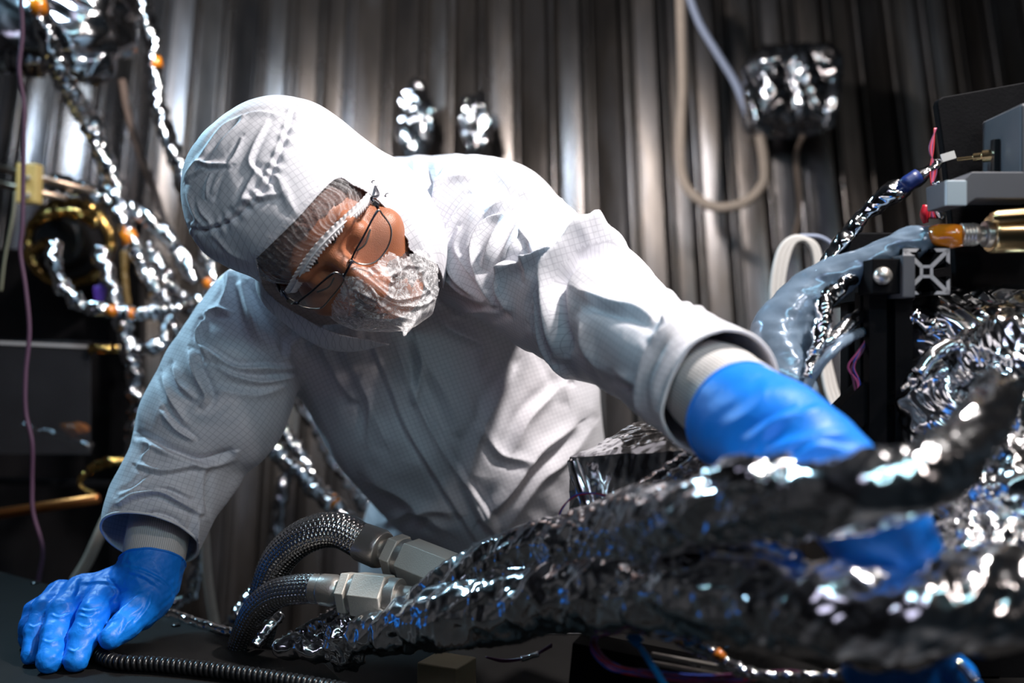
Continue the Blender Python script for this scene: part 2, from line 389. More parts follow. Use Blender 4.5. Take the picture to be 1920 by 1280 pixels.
# ================================================================ WALL THINGS
def blob(name, c, r, mat, parent=None, amp=0.02, lam=0.05, seed=0, sub=64, octs=3, M=None, box=0.0, flatshade=True, warp=0.5):
    """crumpled foil package: superellipsoid sheet"""
    u = np.linspace(0, np.pi, sub); v = np.linspace(0, 2*np.pi, 2*sub, endpoint=False); U, Vv = np.meshgrid(u, v, indexing='ij')
    D = np.stack([np.sin(U)*np.cos(Vv), np.sin(U)*np.sin(Vv), np.cos(U)], -1).reshape(-1, 3)
    if box: s = (np.abs(D)**(2+box*8)).sum(1)**(-1/(2+box*8)); S = D*s[:, None]
    else: S = D
    P = S*np.array(r)
    if M is not None: P = P@np.array(M); Dn = D@np.array(M)
    else: Dn = D
    P = P+np.array(c); P = P+Dn*(crumple(P, lam, seed, octs, warp)*2*amp)[:, None]
    m = 2*sub; i = np.arange(sub-1)[:, None]; j = np.arange(m)[None, :]
    q = np.stack([i*m+j, (i+1)*m+j, (i+1)*m+(j+1) % m, i*m+(j+1) % m], -1).reshape(-1, 4)
    t = np.vstack([q[:, [0, 1, 2]], q[:, [0, 2, 3]]]); return mesh_np(name, P, t, mat, parent, not flatshade)
t = empty('foil_wrapped_box', W(1482, 170, 2.5), 'crumpled foil wrapped box fixed high on the ribbed wall, right of centre', 'foil box')
blob('foil_wrap', W(1482, 172, 2.50), (0.105, 0.10, 0.095), FOIL_D, t, 0.022, 0.09, 3, 56, box=0.55)
tube_px('corner_pleat', [(1400, 130, 2.44, 9), (1408, 180, 2.40, 13), (1420, 235, 2.40, 15), (1445, 248, 2.42, 10)], FOIL, t, amp=0.008, lam=0.02, seed=5, smooth=False, segs=12)
tube_px('corner_pleat', [(1540, 95, 2.46, 8), (1568, 140, 2.42, 11), (1562, 190, 2.40, 12), (1548, 240, 2.42, 12)], FOIL, t, amp=0.008, lam=0.02, seed=6, smooth=False, segs=12)
tube_px('top_fold', [(1400, 125, 2.44, 9), (1450, 112, 2.40, 11), (1520, 98, 2.42, 9)], FOIL_S, t, amp=0.004, lam=0.03, seed=7, smooth=False, segs=10)
for (px, py, w, h, sd, lab) in ((779, 226, 29, 72, 11, 'bright crumpled foil tuft on the wall just above the shoulder'), (891, 232, 25, 56, 12, 'dimmer foil tuft on the wall, right of the glaring one')):
    o = blob('foil_tuft', W(px, py, 2.56), (w/FPX*2.56, 0.035, h/FPX*2.56), FOIL, None, 0.024, 0.034, sd, 48); tag(o, lab, 'foil')
    o.data.materials[0] = FOIL
tag(tube_px('beige_cable', [(1275, -40, 2.48), (1278, 60, 2.47), (1280, 160, 2.47), (1277, 240, 2.46), (1278, 320, 2.46), (1296, 362, 2.45), (1340, 388, 2.44), (1395, 380, 2.43), (1430, 345, 2.42), (1432, 300, 2.42), (1424, 250, 2.42)], BEIGE, None, 9.5, segs=14), 'thick beige cable hanging in a U loop under the foil box', 'cable')
tag(tube_px('pale_cable', [(1285, -30, 2.46), (1310, 40, 2.46), (1345, 100, 2.45), (1378, 155, 2.44), (1402, 215, 2.43)], BLUEGREY, None, 7, segs=12), 'pale blue-grey cable slanting down into the foil box', 'cable')
tag(tube_px('hanging_cable', [(1505, 255, 2.45), (1493, 290, 2.50), (1496, 340, 2.51), (1499, 395, 2.52), (1488, 460, 2.53)], simple('brown_cord', (0.20, 0.15, 0.12), 0.7), None, 5, segs=10), 'thin brown cable hanging below the foil box', 'cable')
tag(tube_px('brown_cable', [(228, 150, 2.2), (240, 215, 2.2), (262, 290, 2.2), (290, 360, 2.2), (312, 430, 2.2), (335, 500, 2.2)], simple('brown_sleeving', (0.18, 0.13, 0.11), 0.7), None, 7, segs=12), 'brown sleeved cable slanting down between two foil strands at left', 'cable')

# ---- foil strands at the left and behind the person
def strand(pts, label, seed, rpx=15, tape=(), group=None, mat=None):
    e = empty('foil_strand', W(*pts[0][:3]), label, 'foil strand', group)
    tube_px('foil_wrap', [(*p, rpx) if len(p) == 3 else p for p in pts], mat or FOIL, e, amp=0.013, lam=0.034, seed=seed, smooth=False, segs=18, step=0.0028, octs=3)
    for px, py, d, dx, dy in tape:
        tube_px('orange_tape', [(px-dx, py-dy, d-0.004), (px, py, d-0.004), (px+dx, py+dy, d-0.004)], AMBER, e, rpx*0.98, segs=14, amp=0.002, lam=0.02)
    return e
strand([(62, -20, 1.78), (80, 40, 1.78), (95, 95, 1.80), (128, 165, 1.88), (165, 225, 1.98), (196, 300, 2.0), (218, 370, 2.0), (238, 440, 2.0), (270, 500, 2.0), (300, 560, 2.0), (345, 650, 2.0), (400, 740, 2.0)], 'long foil strand running from top left corner down to the sleeve', 1, 15, [(243, 446, 2.0, 4, 12), (72, 10, 1.77, 3, 14)])
strand([(262, -20, 2.1), (272, 30, 2.1), (285, 80, 2.1), (288, 125, 2.1), (292, 165, 2.1), (303, 220, 2.1), (322, 280, 2.1), (345, 340, 2.1), (372, 420, 2.1), (388, 480, 2.1), (396, 530, 2.1), (410, 570, 2.1)], 'foil strand falling from the top edge beside the hood', 2, 13, [(394, 530, 2.1, 3, 8), (291, 118, 2.1, 1, 9)])
strand([(96, 340, 2.05), (150, 352, 2.0), (205, 378, 2.0), (262, 398, 2.0), (310, 440, 2.0), (340, 480, 2.0), (372, 528, 2.0)], 'foil strand running right from the cream clamp towards the hood', 3, 12)
strand([(100, 455, 1.9), (103, 500, 1.88), (118, 540, 1.88), (150, 568, 1.88), (200, 582, 1.88), (260, 590, 1.9), (330, 575, 1.95), (370, 560, 2.0)], 'foil strand curling out of the gold port towards the sleeve', 4, 11, [(210, 582, 1.88, 7, 1), (246, 588, 1.89, 6, 1)])
strand([(185, 470, 1.98), (205, 530, 1.96), (225, 590, 1.95), (240, 640, 1.95), (250, 690, 1.95), (256, 760, 1.95), (252, 830, 1.97), (245, 880, 2.0)], 'dull foil strand hanging straight down left of the sleeve', 5, 14, mat=FOIL_D)
strand([(258, 655, 1.93), (290, 650, 1.93), (312, 630, 1.95), (318, 590, 1.97), (300, 550, 1.98)], 'short foil loop beside the hanging dull strand', 6, 10, mat=FOIL_D)
strand([(275, 460, 2.1), (300, 500, 2.1), (330, 550, 2.1), (375, 590, 2.1)], 'foil strand lying under the long one near the purple cap', 7, 13)
strand([(520, 670, 2.0), (548, 725, 2.0), (585, 775, 2.0), (612, 825, 2.0), (650, 890, 2.0), (690, 950, 2.0), (730, 1000, 2.0)], 'foil strand behind the body, upper of those under the arm', 8, 15)
strand([(480, 800, 1.9), (515, 840, 1.9), (560, 885, 1.9), (612, 935, 1.9), (660, 975, 1.9), (720, 1010, 1.9)], 'foil strand with an orange tape joint behind the braided hose', 9, 14, [(624, 940, 1.9, 6, 6)])
strand([(500, 760, 1.98), (530, 800, 1.97), (562, 860, 1.96), (600, 920, 1.95), (640, 962, 1.95)], 'foil strand between the other two under the arm', 10, 12)
strand([(545, 880, 2.05), (530, 920, 2.05), (522, 985, 2.05), (505, 1060, 2.05), (490, 1120, 2.05), (482, 1300, 2.0), (478, 1600, 1.96), (476, 1885, 1.95)], 'dim foil strand hanging behind the braided hose bend', 11, 10, mat=FOIL_D)
strand([(370, 1000, 1.75), (368, 1060, 1.75), (355, 1110, 1.75), (325, 1135, 1.75), (300, 1130, 1.78)], 'dim foil loop below the resting wrist', 12, 10, mat=FOIL_D)
strand([(425, 1190, 1.5), (450, 1150, 1.5), (482, 1110, 1.52), (500, 1070, 1.55)], 'foil strand just left of the braided hoses', 13, 12)
tag(tube_px('beige_cable', [(140, 1090, 1.7), (165, 1050, 1.7), (190, 995, 1.7), (215, 940, 1.72), (245, 870, 1.75)], BEIGE, None, 11, segs=12), 'beige sleeved cable slanting up behind the resting hand', 'cable')
tag(tube_px('beige_cable', [(378, 960, 1.72), (384, 1010, 1.72), (388, 1070, 1.72), (396, 1130, 1.72), (408, 1200, 1.72)], BEIGE, None, 9, segs=12), 'beige sleeved cable hanging right of the resting wrist', 'cable')

# ---- top left foil package
t = empty('foil_package', W(110, 40, 1.9), 'large crumpled foil package in the top left corner', 'foil package')
blob('foil_wrap', W(95, 22, 1.97), (0.145, 0.09, 0.090), FOIL_D, t, 0.045, 0.20, 21, 64, box=0.2)
blob('foil_flap', W(160, 112, 1.98), (0.055, 0.05, 0.045), FOIL_D, t, 0.022, 0.09, 22, 40)
blob('foil_flap', W(35, 110, 1.98), (0.055, 0.05, 0.035), FOIL_D, t, 0.022, 0.09, 23, 36)

# ---- left equipment
t = empty('equipment_rack', (-1.12, 2.2, 0), 'dark equipment rack standing behind the left side of the room', 'rack')
MB().box((-1.10, 2.38, 0.76), ((1, 0, 0), (0, 1, 0), (0, 0, 1)), (0.22, 0.02, 0.76)).build('back_panel', DARK, t, bevel=0.004)
for x in (-1.30, -0.90):
    MB().box((x, 2.32, 0.79), ((1, 0, 0), (0, 1, 0), (0, 0, 1)), (0.018, 0.05, 0.79)).build('post', BLACK, t, bevel=0.003)
for py in (640, 900):
    MB().bar(W(-40, py, 2.0), W(215, py+8, 2.0), 0.014, 0.014).build('cross_rail', BLACK, t, bevel=0.002)
t = empty('round_port', W(130, 440, 2.1), 'dark round port ringed with gold foil at left', 'port')
def ringmesh(c, R, r, mat, name, parent, n=60, m=12, amp=0.0, seed=0, ax='y'):
    pts = [(c[0]+R*math.cos(2*math.pi*i/n), c[1], c[2]+R*math.sin(2*math.pi*i/n), r) for i in range(n+1)]
    return tube_px(name, pts, mat, parent, world_pts=True, segs=m, step=0.006, amp=amp, lam=0.03, seed=seed, smooth=amp == 0)
c = W(130, 455, 2.15)
MB().lathe(c+Vector((0, 0.10, 0)), c, [(0, 0.10), (0.9, 0.10), (1, 0.09)], 48).build('flange', DARK, t, bevel=0.003)
ringmesh(c, 0.088, 0.011, FOIL_G, 'gold_foil_ring', t, amp=0.006, seed=4)
MB().lathe(c+Vector((0, 0, 0)), c+Vector((0, -0.06, 0)), [(0, 0.055), (0.8, 0.055), (1, 0.045)], 40).build('hub', BLACKPL, t, bevel=0.003)
tube_px('gold_foil_cuff', [(66, 470, 2.02, 9), (85, 458, 2.0, 10), (100, 470, 1.98, 9), (102, 500, 1.96, 9)], FOIL_G, t, amp=0.006, lam=0.02, seed=9, smooth=False, segs=12)
tube_px('gold_foil_cuff', [(60, 420, 2.02, 9), (100, 400, 2.02, 10), (150, 402, 2.02, 10), (185, 420, 2.02, 9)], FOIL_G, t, amp=0.008, lam=0.02, seed=10, smooth=False, segs=12)
MB().box(W(190, 552, 1.98), ((1, 0, 0.1), (0, 1, 0), (-0.1, 0, 1)), (0.012, 0.012, 0.018)).build('violet_cap', VIOLET, t, bevel=0.005)
tube_px('amber_tape_strip', [(232, 470, 1.98), (234, 520, 1.98), (240, 575, 1.98)], simple('dull_amber_tape', (0.12, 0.07, 0.015), 0.4), t, 6, segs=8, amp=0.002, lam=0.02)
t = empty('rod_clamp', W(55, 345, 1.95), 'cream plastic clamp block holding two metal rods at left', 'clamp')
MB().box(W(55, 345, 1.95), ((1, 0, -0.03), (0, 1, 0), (0.03, 0, 1)), (0.021, 0.014, 0.039)).build('block', YELLOW, t, bevel=0.004)
for k, (py, e) in enumerate(((318, 358), (350, 372))):
    MB().lathe(W(-60, py-18, 1.96), W(175-k*50, e, 1.97), [(0, 0.0065), (1, 0.0065)], 20).build('rod', simple('warm_steel_rod', (0.45, 0.33, 0.25), 0.3, 1.0) if k == 0 else bpy.data.materials['warm_steel_rod'], t, smooth=True)
for py in (332, 366):
    MB().lathe(W(53, py, 1.94), W(53, py, 1.928), [(0, 0.005), (1, 0.0045)], 16).build('screw', STEEL, t, bevel=0.0005)
PANELM = simple('smoky_clear_panel', (0.035, 0.035, 0.04), 0.25, 0.0, 0.3, 12, 0.05, 30)
_b = PANELM.node_tree.nodes['Principled BSDF']; _b.inputs['Alpha'].default_value = 0.55
t = empty('smoky_screen', W(80, 745, 1.9), 'smoky clear rectangular panel in front of the rack at left', 'panel')
MB().box(W(60, 745, 1.9), ((1, 0, 0), (0, 1, 0), (0, 0, 1)), (0.112, 0.003, 0.108)).build('sheet', PANELM, t, bevel=0.001)
MB().bar(W(-50, 640, 1.9), W(172, 650, 1.9), 0.006, 0.008).build('edge_strip', simple('pale_edge', (0.4, 0.38, 0.38), 0.4), t)
tube_px('gold_foil_clip', [(168, 655, 1.89), (195, 653, 1.89), (222, 656, 1.89)], FOIL_G, t, 8, segs=10, amp=0.006, lam=0.02, smooth=False)
tag(blob('amber_reflection', W(140, 803, 1.95), (0.030, 0.012, 0.012), AMBER, None, 0.006, 0.03, 5, 24), 'amber reflection in the clear panel, shaped as a small crumpled blob', 'tape')  # solid blob standing in for an amber reflection in the panel
tag(tube_px('foil_seam', [(40, 800, 1.96), (90, 812, 1.96), (130, 825, 1.95), (170, 840, 1.94)], FOIL_D, None, 8, segs=10, amp=0.008, lam=0.02, smooth=False), 'dull foil seam under the amber reflection at left', 'foil')
tag(tube_px('fitting_line', [(168, 880, 1.88), (195, 868, 1.88), (215, 865, 1.88), (250, 870, 1.9)], FOIL_G, None, 9, segs=10, amp=0.006, lam=0.02, smooth=False), 'small gold wrapped line beside the lower sleeve', 'line')
tag(tube_px('curled_foil_cord', [(160, 885, 1.9), (150, 905, 1.9), (160, 918, 1.9), (178, 925, 1.9)], FOIL_G, None, 5, segs=8, amp=0.003, lam=0.02, smooth=False), 'thin curled gold cord hanging above the copper pipe', 'cord')
tag(MB().lathe(W(-60, 972, 1.75), W(186, 934, 1.75), [(0, 0.0095), (0.99, 0.0095), (1, 0.008)], 24).build('copper_pipe', COPPER, smooth=True), 'copper pipe crossing the lower left behind the purple cord', 'pipe')
tag(tube_px('purple_cord', [(38, -20, 1.55), (42, 60, 1.55), (36, 130, 1.55), (45, 200, 1.55), (44, 300, 1.55), (42, 420, 1.55), (38, 470, 1.55), (48, 540, 1.55), (55, 620, 1.55), (48, 700, 1.55), (48, 770, 1.55), (60, 830, 1.55), (60, 900, 1.56), (62, 960, 1.56), (80, 1030, 1.56), (72, 1090, 1.56)], PURPLE, None, 4.2, segs=10), 'long thin purple cord hanging down the left edge', 'cord')
tag(tube_px('wire_loop', [(2, 545, 1.8), (10, 480, 1.8), (25, 400, 1.8), (28, 360, 1.8)], simple('olive_wire', (0.2, 0.2, 0.14), 0.5), None, 2.5, segs=8), 'thin olive wire hanging from the cream clamp', 'wire')
tag(tube_px('foil_sprig', [(-10, 0, 1.9), (10, 25, 1.9), (14, 45, 1.9), (0, 75, 1.9)], FOIL, None, 8, segs=10, amp=0.008, lam=0.02, smooth=False), 'foil sprig at the very top left edge', 'foil')

# ================================================================ TABLE AND HOSES
TZ = 0.94
def onz(px, py, z):
    d = (CAMZ-z)*FPX/(py-640); return W(px, py, d)
a, b_, c_ = onz(-260, 1012, TZ), onz(0, 1070, TZ), onz(612, 1243, TZ)
t = empty('black_table', (-0.6, 1.0, 0), 'black sheet topped table at lower left under the resting hand', 'table')
top = [a, b_, onz(340, 1160, TZ), c_, Vector((-0.10, 0.90, TZ)), Vector((-0.10, 0.45, TZ)), Vector((-1.25, 0.45, TZ)), Vector((-1.25, 1.60, TZ))]
MB().prism(top, (0, 0, -0.035)).build('table_top', TABLE, t, bevel=0.003)
for x, y in ((-1.15, 0.52), (-0.16, 0.52), (-1.12, 1.45), (-0.38, 1.02)):
    MB().box((x, y, 0.4525), ((1, 0, 0), (0, 1, 0), (0, 0, 1)), (0.02, 0.02, 0.4525)).build('leg', BLACK, t, bevel=0.003)
for px, py in ((330, 1172), (468, 1206), (65, 1093)):
    c = onz(px, py, TZ+0.0005); MB().lathe(c, c+Vector((0, 0, 0.0025)), [(0, 0.0055), (0.6, 0.0055), (1, 0.004)], 16).build('rivet', BLACKPL, t)
tp = [onz(x, y, TZ+0.002) for x, y in ((313, 1150), (345, 1160), (380, 1172), (415, 1182), (450, 1193))]
tube_px('edge_foil_tape', [(*p, 0.0065) for p in tp], FOIL, t, world_pts=True, segs=10, step=0.003, amp=0.003, lam=0.01, smooth=False)
# coiled cord
def coil():
    pts = [onz(168, 1188, TZ+0.018), onz(178, 1218, TZ+0.010), onz(215, 1240, TZ+0.009), onz(300, 1246, TZ+0.009), onz(400, 1256, TZ+0.009), onz(500, 1270, TZ+0.009), onz(620, 1290, TZ+0.009), onz(760, 1320, TZ+0.009)]
    C = catmull(np.array([tuple(p) for p in pts]), 0.0006)[:, :3]; T, N, B = frames(C); s = np.cumsum(np.r_[0, np.linalg.norm(np.diff(C, axis=0), axis=1)]); ph = s*2*np.pi/0.0068
    H = C+(N*np.cos(ph)[:, None]+B*np.sin(ph)[:, None])*0.0062
    return H
t = empty('coiled_cord', onz(168, 1188, TZ), 'black coiled cord lying on the black table under the resting fingers', 'cord')
H = coil(); tube_px('coil', [(*p, 0.0027) for p in H[::2]], BLACKPL, t, world_pts=True, segs=8, step=0.0014)
# lower shelf under the foil bundles
t = empty('lower_bench', (0.5, 1.0, 0), 'dark lower bench beneath the foil bundles', 'bench')
MB().box((0.31, 1.02, 0.888), ((1, 0, 0), (0, 1, 0), (0, 0, 1)), (0.61, 0.35, 0.012)).build('bench_top', TABLE, t, bevel=0.003)
for x, y in ((-0.26, 0.71), (0.88, 0.71), (-0.26, 1.33), (0.88, 1.33)):
    MB().box((x, y, 0.438), ((1, 0, 0), (0, 1, 0), (0, 0, 1)), (0.02, 0.02, 0.438)).build('leg', BLACK, t, bevel=0.003)
tag(MB().box(onz(838, 1262, 0.916), ((1, -0.5, 0), (0.5, 1, 0), (0, 0, 1)), (0.026, 0.024, 0.016)).build('cream_block', BLOCK, bevel=0.002), 'cream plastic block on the bench under the foil bundle tip', 'block')

# braided steel hoses
def braid(name, pts, rpx, parent, carriers=11, pitch=0.056, mat=None):
    P = Wn(np.array([p[:3] for p in pts], float)); r = rpx*pts[-1][2]/FPX
    C = catmull(P, 0.0006); T, N, B = frames(C); n = 200; K = len(C)
    s = np.cumsum(np.r_[0, np.linalg.norm(np.diff(C, axis=0), axis=1)]); th = np.arange(n)/n*2*np.pi
    S, TH = np.meshgrid(s, th, indexing='ij')
    a = (TH/(2*np.pi)*carriers+S/pitch*carriers); b = (TH/(2*np.pi)*carriers-S/pitch*carriers)
    def band(x): f = (x % 1)-0.5; w = np.clip(1-(np.abs(f)/0.47)**2.5, 0, 1); fine = 0.5+0.5*np.cos(f*2*np.pi*4); return w, fine
    wa, fa = band(a); wb_, fb = band(b); over = 0.5+0.5*np.tanh(3*np.sin(np.pi*(a+b))*np.sin(np.pi*(a-b)))
    ha = wa*(0.35+0.65*over)*(0.82+0.18*fa); hb = wb_*(0.35+0.65*(1-over))*(0.82+0.18*fb); h = np.maximum(ha, hb)
    R = r+0.0021*(h-0.75)
    V = C[:, None]+(N[:, None]*np.cos(TH)[..., None]+B[:, None]*np.sin(TH)[..., None])*R[..., None]; V = V.reshape(-1, 3)
    i = np.arange(K-1)[:, None]; j = np.arange(n)[None, :]
    q = np.stack([i*n+j, (i+1)*n+j, (i+1)*n+(j+1) % n, i*n+(j+1) % n], -1).reshape(-1, 4)
    return mesh_np(name, V, q, mat or STEEL, parent, True)
BRAIDM = simple('braided_steel', (0.50, 0.49, 0.48), 0.24, 1.0)
t = empty('braided_hose', W(600, 1000, 1.16), 'larger braided steel hose arching up to a big hex fitting', 'hose', 'braided steel hoses')
braid('braid', [(470, 1230, 1.24), (492, 1160, 1.22), (503, 1100, 1.20), (525, 1045, 1.18), (572, 1005, 1.16), (632, 993, 1.15), (692, 1022, 1.14)], 33, t, mat=BRAIDM)
def fit(a, b, prof, name, mat, n=40, rot=0.0, smooth=False, bev=0.0008): return MB().lathe(a, b, prof, n, rot).build(name, mat, t, smooth=smooth, bevel=bev)
k = 1.14/FPX
def P1(s): return W(690, 1020, 1.14)+(W(845, 1082, 1.08)-W(690, 1020, 1.14))*s
fit(P1(-0.08), P1(0.22), [(0, 34*k), (0.02, 36*k), (0.75, 37*k), (0.9, 34*k), (1, 24*k)], 'ferrule', STEEL)
fit(P1(0.2), P1(0.36), [(0, 24*k), (0.9, 24*k), (1, 22*k)], 'neck', STEEL)
fit(P1(0.30), P1(0.42), [(0, 38*k), (0.08, 41*k), (0.92, 41*k), (1, 38*k)], 'swivel_nut', STEEL_D, 6, 0.25)
fit(P1(0.42), P1(0.50), [(0, 36*k), (1, 36*k)], 'washer_ring', STEEL)
fit(P1(0.49), P1(1.0), [(0, 41*k), (0.04, 44*k), (0.96, 44*k), (1, 41*k)], 'hex_body', STEEL_D, 6, 0.25)
fit(P1(1.0), P1(1.5), [(0, 30*k), (1, 30*k)], 'pipe_stub', STEEL)
c = P1(0.72)+Vector((0, -44*k*0.87, 0.0)); MB().lathe(c, c+Vector((0, -0.002, 0)), [(0, 0.0018), (1, 0.0018)], 12).build('weep_hole', BLACK, t)
t = empty('braided_hose', W(560, 1110, 1.12), 'smaller braided steel hose in front, with its own hex fitting', 'hose', 'braided steel hoses')
braid('braid', [(440, 1260, 1.20), (458, 1195, 1.17), (482, 1142, 1.14), (520, 1112, 1.12), (572, 1103, 1.10), (606, 1104, 1.09)], 28, t, mat=BRAIDM)
k = 1.09/FPX
def P2(s): return W(590, 1103, 1.09)+(W(735, 1120, 1.06)-W(590, 1103, 1.09))*s
fit(P2(-0.02), P2(0.34), [(0, 27*k), (0.3, 27*k), (0.34, 29*k), (0.8, 30*k), (1, 24*k)], 'ferrule', STEEL)
fit(P2(0.30), P2(0.44), [(0, 20*k), (1, 20*k)], 'neck', STEEL)
fit(P2(0.38), P2(0.50), [(0, 38*k), (0.08, 41*k), (0.92, 41*k), (1, 38*k)], 'swivel_nut', STEEL_D, 6, 0.05)
fit(P2(0.50), P2(0.56), [(0, 35*k), (1, 35*k)], 'washer_ring', STEEL)
fit(P2(0.55), P2(0.96), [(0, 41*k), (0.04, 44*k), (0.96, 44*k), (1, 41*k)], 'hex_body', STEEL_D, 6, 0.05)
fit(P2(0.96), P2(1.3), [(0, 36*k), (0.4, 36*k), (0.42, 24*k), (1, 24*k)], 'pipe_stub', STEEL)
tag(tube_px('foil_pigtail', [(535, 1210, 1.12, 14), (575, 1190, 1.11, 16), (620, 1165, 1.10, 17), (660, 1145, 1.09, 13), (690, 1135, 1.08, 8)], FOIL_D, None, amp=0.007, lam=0.014, seed=14, smooth=False, segs=18, step=0.0016), 'dark crumpled foil pigtail under the smaller hose fitting', 'foil')
tag(tube_px('foil_ribbon', [(480, 1210, 1.13, 9), (505, 1175, 1.14, 10), (530, 1150, 1.15, 8)], FOIL_S, None, amp=0.003, lam=0.014, seed=15, smooth=False, segs=12, step=0.0016, flat=0.4), 'short shiny foil ribbon behind the smaller hose', 'foil')

# ================================================================ FOREGROUND FOIL
def bundle(name, pts, mat, parent, seed, segs=70, step=0.0025, amp=0.012, lam=0.045, flat=1.0, octs=3):
    A = np.array(pts, float); C0 = Wn(A[:, :3]); R0 = A[:, 3]*A[:, 2]/FPX
    S = catmull(np.hstack([C0, R0[:, None]]), step); C = S[:, :3]; R = S[:, 3]; T, N, B = frames(C)
    th = np.arange(segs)/segs*2*np.pi; D = N[:, None]*np.cos(th)[None, :, None]+B[:, None]*np.sin(th)[None, :, None]
    V = (C[:, None]+D*R[:, None, None]).reshape(-1, 3); Dn = D.reshape(-1, 3)
    s = np.repeat(np.arange(len(C))*step, segs); a = np.tile(th, len(C)); rr = np.repeat(R, segs)
    L = np.stack([s*0.45, np.cos(a)*rr, np.sin(a)*rr], 1)                  # creases stretched along the bundle
    h = 0.75*crumple(L, lam*1.3, seed, octs, 0.9)+0.33*crumple(V, lam*0.8, seed+7, 2, 0.8)+0.20*crumple(V, lam*0.24, seed+9, 2, 0.8)*(0.35+np.clip(wavy(V, 0.09, seed), 0, 1))
    V = V+Dn*(h*amp*2)[:, None]
    K = len(C); i = np.arange(K-1)[:, None]; j = np.arange(segs)[None, :]
    q = np.stack([i*segs+j, i*segs+(j+1) % segs, (i+1)*segs+(j+1) % segs, (i+1)*segs+j], -1).reshape(-1, 4)[:, ::-1]
    t3 = np.vstack([q[:, [0, 1, 2]], q[:, [0, 2, 3]]]); V = np.vstack([V, C[0], C[-1]]); n0 = len(V)-2; jj = np.arange(segs)
    t3 = np.vstack([t3, np.stack([np.full(segs, n0), jj, (jj+1) % segs], 1), np.stack([np.full(segs, n0+1), (K-1)*segs+(jj+1) % segs, (K-1)*segs+jj], 1)])
    return mesh_np(name, V, t3, mat, parent, False)
t = empty('foil_bundle', W(1000, 1130, 0.95), 'lower foil bundle, tapering to a twisted tip beside the hex fittings', 'foil bundle')
bundle('foil_wrap', [(640, 1222, 1.08, 12), (690, 1190, 1.05, 30), (760, 1172, 1.02, 44), (860, 1150, 0.97, 56), (980, 1128, 0.92, 62), (1120, 1112, 0.86, 66), (1260, 1112, 0.79, 72), (1400, 1125, 0.73, 78), (1540, 1145, 0.68, 82), (1680, 1155, 0.65, 86), (1810, 1135, 0.65, 88), (1960, 1105, 0.66, 80)], FOIL_S, t, 3)
blob('twisted_tip', W(650, 1205, 1.07), (0.022, 0.018, 0.030), FOIL_S, t, 0.008, 0.02, 31, 40)
tube_px('tape_patch', [(1430, 1062, 0.70), (1455, 1060, 0.695), (1485, 1062, 0.69)], simple('olive_gold_tape', (0.30, 0.20, 0.02), 0.35), t, 9, segs=10, flat=0.5)
t = empty('foil_bundle', W(1200, 980, 0.85), 'upper foil bundle sweeping right over the reaching glove', 'foil bundle')
bundle('foil_wrap', [(735, 1168, 1.02, 14), (792, 1132, 1.01, 26), (855, 1092, 0.99, 34), (930, 1055, 0.97, 42), (1030, 1030, 0.93, 54), (1140, 1005, 0.87, 64), (1260, 978, 0.78, 66), (1380, 955, 0.70, 64), (1500, 945, 0.65, 62), (1610, 925, 0.62, 58), (1710, 895, 0.62, 58), (1790, 845, 0.64, 54), (1850, 790, 0.68, 46), (1885, 730, 0.74, 34)], FOIL_S, t, 9)
t = empty('foil_bundle', W(1300, 1060, 0.85), 'middle foil roll lying between the upper and lower bundles', 'foil bundle')
bundle('foil_wrap', [(780, 1155, 1.02, 16), (880, 1105, 0.98, 34), (1000, 1075, 0.93, 38), (1130, 1060, 0.88, 38), (1260, 1050, 0.83, 38), (1390, 1050, 0.75, 34), (1500, 1060, 0.70, 24)], FOIL_S, t, 19, amp=0.009)
tag(blob('foil_crumple', W(1425, 890, 0.66), (0.034, 0.022, 0.010), FOIL, None, 0.010, 0.03, 44, 40), 'small bright foil crumple against the blue glove', 'foil')
# blue glove-coloured sheets glimpsed inside the bundle tips
t = empty('foil_flap', W(600, 1225, 1.1), 'loose foil flap taped along the table edge under the hoses', 'foil')
blob('flap', W(588, 1212, 1.10), (0.045, 0.02, 0.014), FOIL_S, t, 0.007, 0.03, 41, 40)

# ---- foil covered box behind the bundles
def hexgrid(name, P8, mat, parent, n=60, amp=0.006, lam=0.05, seed=0, bulge=0.0):
    """box from 8 corners (bottom 4, top 4), each side a crumpled sheet"""
    P8 = [np.array(p, float) for p in P8]; cen = sum(P8)/8; Vs = []; Ts = []; off = 0
    g = np.linspace(0, 1, n); U, Vv = np.meshgrid(g, g, indexing='ij')
    for q in ((0, 1, 5, 4), (1, 2, 6, 5), (2, 3, 7, 6), (3, 0, 4, 7), (4, 5, 6, 7), (3, 2, 1, 0)):
        a, b, c, d = [P8[i] for i in q]
        P = (a*((1-U)*(1-Vv))[..., None]+b*(U*(1-Vv))[..., None]+c*(U*Vv)[..., None]+d*((1-U)*Vv)[..., None]).reshape(-1, 3)
        nn = np.cross(b-a, d-a); nn /= np.linalg.norm(nn)
        if nn@((a+c)/2-cen) < 0: nn = -nn
        R = P-cen; R /= np.linalg.norm(R, axis=1)[:, None]
        P = P+nn*(bulge*(np.sin(np.pi*U)*np.sin(np.pi*Vv)).reshape(-1, 1))+R*(crumple(P, lam, seed, 3, 0.8)*2*amp)[:, None]
        i = np.arange(n-1)[:, None]; j = np.arange(n-1)[None, :]; f = np.stack([i*n+j, (i+1)*n+j, (i+1)*n+j+1, i*n+j+1], -1).reshape(-1, 4)+off
        Vs.append(P); Ts += [f[:, [0, 1, 2]], f[:, [0, 2, 3]]]; off += len(P)
    return mesh_np(name, np.vstack(Vs), np.vstack(Ts), mat, parent, False)
t = empty('foil_covered_box', W(1200, 960, 0.98), 'foil covered box with a taped diagonal seam below the sleeve cuff', 'foil box')
fb = [W(1068, 1030, 1.02), W(1380, 1020, 0.90), W(1400, 960, 1.02), W(1100, 980, 1.16)]
